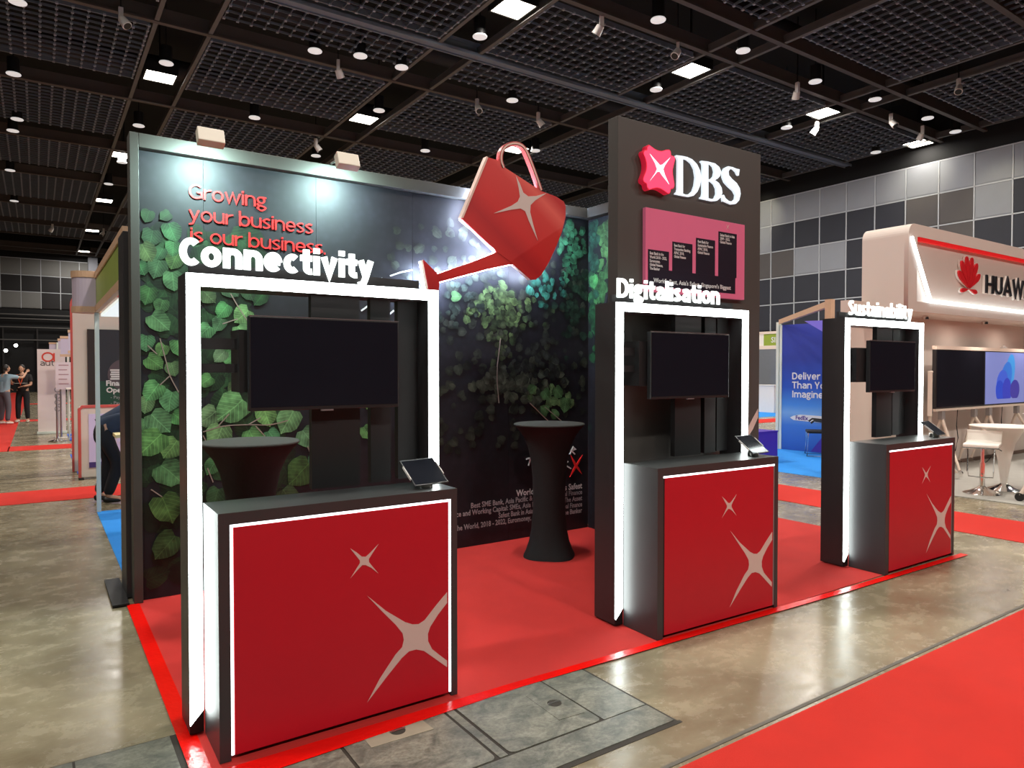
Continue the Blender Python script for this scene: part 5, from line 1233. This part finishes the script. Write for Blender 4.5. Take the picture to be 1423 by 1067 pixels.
MB().box(-0.35, 0.5, -0.1, 0.5, -0.06, -0.005).box(-0.3, -0.26, 0, 0.05, -2.2, -0.06).box(0.4, 0.44, 0, 0.05, -2.2, -0.06).build('shelf', M_white, t)
for i, (x, m) in enumerate(((-0.2, M_dark), (0.02, mat('lime_fabric', sr(170, 196, 40), 0.7, var=0.1)), (0.24, mat('lime_fabric', sr(170, 196, 40), 0.7)))):
    MB().lathe([(0.02, 0), (0.10, 0.015), (0.12, 0.08), (0.08, 0.15), (0.02, 0.17)], 14, (x, 0, 0)).build('bundle', m, t, smooth=True)

# ================================================================ PEOPLE
M_skin = mat('skin', sr(196, 150, 124), 0.55, var=0.06, vscale=10)
M_hair = mat('dark_hair', sr(32, 26, 24), 0.6, var=0.2, vscale=60)
M_trou = mat('black_trousers', sr(24, 24, 30), 0.85, var=0.15, vscale=10)
def skin(name, pts, edges, rad, m, par, sub=2, root=0):
    me = bpy.data.meshes.new(name); me.from_pydata(pts, edges, []); o = bpy.data.objects.new(name, me); COL.objects.link(o)
    md = o.modifiers.new('s', 'SKIN'); md.use_smooth_shade = True
    for i, sv in enumerate(me.skin_vertices[0].data):
        r = rad[i]; sv.radius = r if isinstance(r, (tuple, list)) else (r, r); sv.use_root = (i == root)
    sd = o.modifiers.new('u', 'SUBSURF'); sd.levels = sub; sd.render_levels = sub
    dg = bpy.context.evaluated_depsgraph_get(); dg.update()
    nm = bpy.data.meshes.new_from_object(o.evaluated_get(dg)); bpy.data.objects.remove(o)
    nm.materials.clear(); nm.materials.append(m); nm.shade_smooth()
    r = bpy.data.objects.new(name, nm); put(r, par); return r
def head(par, c, face, m_hair, long_=False):
    """head on centre c looking along face (unit xy), built about its own frame"""
    f = Vector(face).normalized(); up = Vector((0, 0, 1)); 
    if abs(f.z) > 0.3: up = (up-f*up.dot(f)).normalized()
    else: up = (up-f*up.dot(f)).normalized()
    s = f.cross(up); R_ = Matrix((s, f, up)).transposed(); C_ = Vector(c)
    def ell(cx, rx, n1=16, n2=12, cut=None):
        vs = []; fs = []
        for i in range(n2+1):
            th = pi*i/n2
            for k_ in range(n1):
                ph = 2*pi*k_/n1
                v = Vector((rx[0]*sin(th)*cos(ph), rx[1]*sin(th)*sin(ph), rx[2]*cos(th)))
                if cut: v = cut(v)
                vs.append(tuple(C_+R_@(Vector(cx)+v)))
        for i in range(n2):
            for k_ in range(n1): fs.append((i*n1+k_, i*n1+(k_+1) % n1, (i+1)*n1+(k_+1) % n1, (i+1)*n1+k_))
        return vs, fs
    b = MB(); b.add(*ell((0, 0, 0), (0.074, 0.092, 0.115), cut=lambda v: Vector((v.x*(1-0.25*max(0, -v.z/0.115)), v.y, v.z))))
    b.add(*ell((0, 0.094, -0.012), (0.012, 0.018, 0.022), 8, 6)); b.add(*ell((0.074, 0.0, -0.005), (0.010, 0.018, 0.03), 8, 6)); b.add(*ell((-0.074, 0.0, -0.005), (0.010, 0.018, 0.03), 8, 6))
    b.add(*ell((0, 0.078, -0.062), (0.022, 0.012, 0.007), 8, 6))
    b.build('head', M_skin, par, smooth=True)
    e = MB(); e.add(*ell((0.028, 0.082, 0.012), (0.010, 0.008, 0.006), 8, 6)); e.add(*ell((-0.028, 0.082, 0.012), (0.010, 0.008, 0.006), 8, 6)); e.build('eyes', M_hair, par, smooth=True)
    h = MB(); h.add(*ell((0, -0.016, 0.022), (0.084, 0.094, 0.108), cut=lambda v: Vector((v.x, min(v.y, 0.055+0.4*max(0, v.z)), max(v.z, -0.075 if not long_ else -0.2)))))
    if long_: h.add(*ell((0, -0.075, -0.08), (0.05, 0.04, 0.12)))
    h.build('hair', m_hair, par, smooth=True)
def hand(par, w_, d, side=1):
    """palm and five fingers from the wrist along d"""
    w_ = Vector(w_); d = Vector(d).normalized(); a = d.cross(Vector((0, 0, 1)))
    if a.length < 0.1: a = Vector((1, 0, 0))
    a = a.normalized()*side; n_ = d.cross(a)
    P = [w_, w_+d*0.05, w_+d*0.085]; E = [(0, 1), (1, 2)]; Rr = [(0.026, 0.018), (0.040, 0.016), (0.040, 0.014)]
    skin('hand', [tuple(p) for p in P], E, Rr, M_skin, par, 1)
    for i, (o_, l_) in enumerate(((-0.030, 0.062), (-0.010, 0.072), (0.010, 0.068), (0.029, 0.054))):
        q = w_+d*0.082+a*o_
        skin('finger', [tuple(q), tuple(q+d*l_*0.5+n_*0.006), tuple(q+d*l_*0.9+n_*0.024)], [(0, 1), (1, 2)], [0.009, 0.0085, 0.007], M_skin, par, 1)
    q = w_+d*0.03-a*0.03
    skin('thumb', [tuple(q), tuple(q+d*0.03-a*0.025), tuple(q+d*0.058-a*0.028+n_*0.01)], [(0, 1), (1, 2)], [0.012, 0.011, 0.009], M_skin, par, 1)
def figure(label, loc, rz, J, m_top, m_leg, m_hair, face, short=True, long_=False, group=None):
    t = thing('person', label, 'person', loc, rz)
    # body: one continuous skin
    names = ['pelvis', 'belly', 'chest', 'neck', 'skull', 'lhip', 'lknee', 'lank', 'ltoe', 'rhip', 'rknee', 'rank', 'rtoe', 'lsh', 'lelb', 'lwri', 'rsh', 'relb', 'rwri']
    P_ = [J[n] for n in names]; ix = {n: i for i, n in enumerate(names)}
    E_ = [('pelvis', 'belly'), ('belly', 'chest'), ('chest', 'neck'), ('neck', 'skull'), ('pelvis', 'lhip'), ('lhip', 'lknee'), ('lknee', 'lank'), ('lank', 'ltoe'), ('pelvis', 'rhip'), ('rhip', 'rknee'), ('rknee', 'rank'), ('rank', 'rtoe'), ('chest', 'lsh'), ('lsh', 'lelb'), ('lelb', 'lwri'), ('chest', 'rsh'), ('rsh', 'relb'), ('relb', 'rwri')]
    R_ = dict(pelvis=.13, belly=.12, chest=.13, neck=.052, skull=.05, lhip=.085, lknee=.055, lank=.04, ltoe=.032, lsh=.056, lelb=.042, lwri=.027)
    rad = [R_.get(n, R_.get('l'+n[1:], .05)) for n in names]
    skin('body', P_, [(ix[a], ix[b_]) for a, b_ in E_], rad, M_skin, t, 1)
    tn = ['belly', 'pelvis', 'chest', 'lsh', 'rsh']; tp = [J[n] for n in tn]
    le = Vector(J['lsh']).lerp(Vector(J['lelb']), 0.75); re = Vector(J['rsh']).lerp(Vector(J['relb']), 0.75)
    if not short: le, re = Vector(J['lwri']), Vector(J['rwri'])
    nb_ = Vector(J['chest']).lerp(Vector(J['neck']), 0.6)
    sp = tp+[tuple(Vector(J['lelb'])) if not short else tuple(Vector(J['lsh']).lerp(Vector(J['lelb']), .4)), tuple(le), tuple(Vector(J['relb'])) if not short else tuple(Vector(J['rsh']).lerp(Vector(J['relb']), .4)), tuple(re), tuple(nb_)]
    skin('shirt', [tuple(p) for p in sp], [(0, 1), (0, 2), (2, 3), (2, 4), (3, 5), (5, 6), (4, 7), (7, 8), (2, 9)], [.148, .155, .155, .078, .078, .07, .066, .07, .066, .07], m_top, t, 2)
    tr = ['pelvis', 'lhip', 'lknee', 'lank', 'rhip', 'rknee', 'rank']
    wst = tuple(Vector(J['pelvis']).lerp(Vector(J['belly']), 0.55))
    skin('trousers', [J[n] for n in tr]+[wst], [(0, 1), (1, 2), (2, 3), (0, 4), (4, 5), (5, 6), (0, 7)], [.135, .095, .078, .062, .095, .078, .062, .135], m_leg, t, 2)
    for s_ in 'lr':
        a_, b2 = Vector(J[s_+'ank']), Vector(J[s_+'toe'])
        h_ = a_-(b2-a_)*0.35
        skin('shoe', [(h_.x, h_.y, 0.045), (a_.x, a_.y, 0.05), (b2.x, b2.y, 0.032)], [(0, 1), (1, 2)], [(.04, .04), (.048, .045), (.042, .028)], mat('dark_shoe', sr(20, 18, 18), 0.5, var=0.1) if 'bend' in label else mat('white_shoe', sr(214, 206, 198), 0.6, var=0.05), t, 1)
    head(t, J['head'], face, m_hair, long_)
    for s_, sd_ in (('l', 1), ('r', -1)):
        d = (Vector(J[s_+'wri'])-Vector(J[s_+'elb']))
        hand(t, J[s_+'wri'], d, sd_)
    return t
# the man bending over a table inside the shell scheme stand (he faces +x)
J = dict(pelvis=(0.05, 0, 0.90), belly=(0.17, 0, 1.02), chest=(0.40, 0, 1.10), neck=(0.56, 0, 1.10), skull=(0.62, 0, 1.09), head=(0.70, 0, 1.06),
         lhip=(0.04, 0.10, 0.84), lknee=(0.12, 0.12, 0.47), lank=(0.0, 0.13, 0.09), ltoe=(0.15, 0.14, 0.035),
         rhip=(0.04, -0.10, 0.84), rknee=(0.20, -0.10, 0.47), rank=(0.08, -0.11, 0.09), rtoe=(0.23, -0.12, 0.035),
         lsh=(0.42, 0.19, 1.06), lelb=(0.40, 0.24, 0.80), lwri=(0.55, 0.22, 0.62), rsh=(0.42, -0.19, 1.06), relb=(0.28, -0.24, 0.84), rwri=(0.38, -0.24, 0.62))
figure('man bending over in a navy polo shirt and black trousers, seen behind the white post', (0.60, 9.72, 0.0), 0.0, J, mat('navy_polo', sr(44, 56, 78), 0.85, var=0.1, vscale=10), M_trou, M_hair, (0.8, 0, -0.6))
t = thing('stand_table', 'small pale wood topped table beside the bending man', 'table', (1.16, 9.02, 0.0056))
MB().box(-0.44, 0.35, -0.06, 0.30, 0.83, 0.865).build('table_top', mat('pale_wood_top', sr(224, 206, 150), 0.5, var=0.06), t)
for x in (-0.05, 0.3): MB().box(x, x+0.03, 0.0, 0.03, 0, 0.83).box(x, x+0.03, 0.24, 0.27, 0, 0.83).build('leg', M_alu, t)
# the pair far away on the left aisle
J = dict(pelvis=(0, 0, 0.93), belly=(0, 0, 1.10), chest=(0, 0.02, 1.32), neck=(0, 0.04, 1.48), skull=(0, 0.06, 1.55), head=(0, 0.07, 1.63),
         lhip=(-0.10, 0, 0.88), lknee=(-0.11, 0.03, 0.48), lank=(-0.12, -0.02, 0.09), ltoe=(-0.14, 0.14, 0.035),
         rhip=(0.10, 0, 0.88), rknee=(0.12, 0.03, 0.48), rank=(0.14, -0.02, 0.09), rtoe=(0.17, 0.14, 0.035),
         lsh=(-0.19, 0.0, 1.40), lelb=(-0.24, 0.05, 1.14), lwri=(-0.10, 0.28, 1.10), rsh=(0.19, 0.0, 1.40), relb=(0.27, 0.03, 1.16), rwri=(0.20, 0.28, 1.24))
J2 = dict(J); J2.update(rsh=(0.19, 0, 1.40), relb=(0.34, 0.30, 1.36), rwri=(0.22, 0.52, 1.52), lelb=(-0.24, 0.02, 1.14), lwri=(-0.16, 0.25, 1.05))
pm = figure('man in black with an orange lanyard holding a paper, standing on the far left aisle', (-0.36, 25.9, 0.006), radians(160), J, mat('black_tshirt', sr(26, 24, 26), 0.85, var=0.1), M_trou, M_hair, (0, 1, -0.15))
MB().stroke([(-0.09, 1.45), (0.0, 1.15), (0.09, 1.45)], 0.03, 'y', 0.155, 0.165).build('lanyard', mat('orange_lanyard', sr(226, 84, 40), 0.6, var=0.05), pm)
t = thing('paper_sheet', 'white sheet of paper held by the man in black', 'paper', (-0.42, 25.50, 1.20), radians(20))
MB().box(-0.15, 0.16, -0.11, 0.11, 0, 0.004).build('sheet', M_white, t)
figure('person in a pale blue top and grey trousers reaching up to the man in black', (-0.80, 25.3, 0.006), radians(-50), J2, mat('pale_blue_top', sr(140, 164, 178), 0.85, var=0.1), mat('grey_trousers', sr(88, 84, 92), 0.85, var=0.1), M_hair, (0.2, 1, 0.1), long_=True)
for (x, y) in ((8, 487), (22, 480)):
    p = on('y', 60.7, x, y)
    t = thing('wall_lamp', 'tiny white work light shining on the dark back wall, %s of two' % ('left' if x == 8 else 'right'), 'lamp', (p.x, 60.7, p.z))
    MB().lathe([(0.05, 0), (0.14, 0.06), (0.14, 0.09)], 14, axis='y').build('lamp_head', M_hous, t, smooth=True); MB().lathe([(0.12, -0.01), (0.12, 0.0)], 14, axis='y').build('lens', emat('work_light', (1, 0.97, 0.9), 8), t)
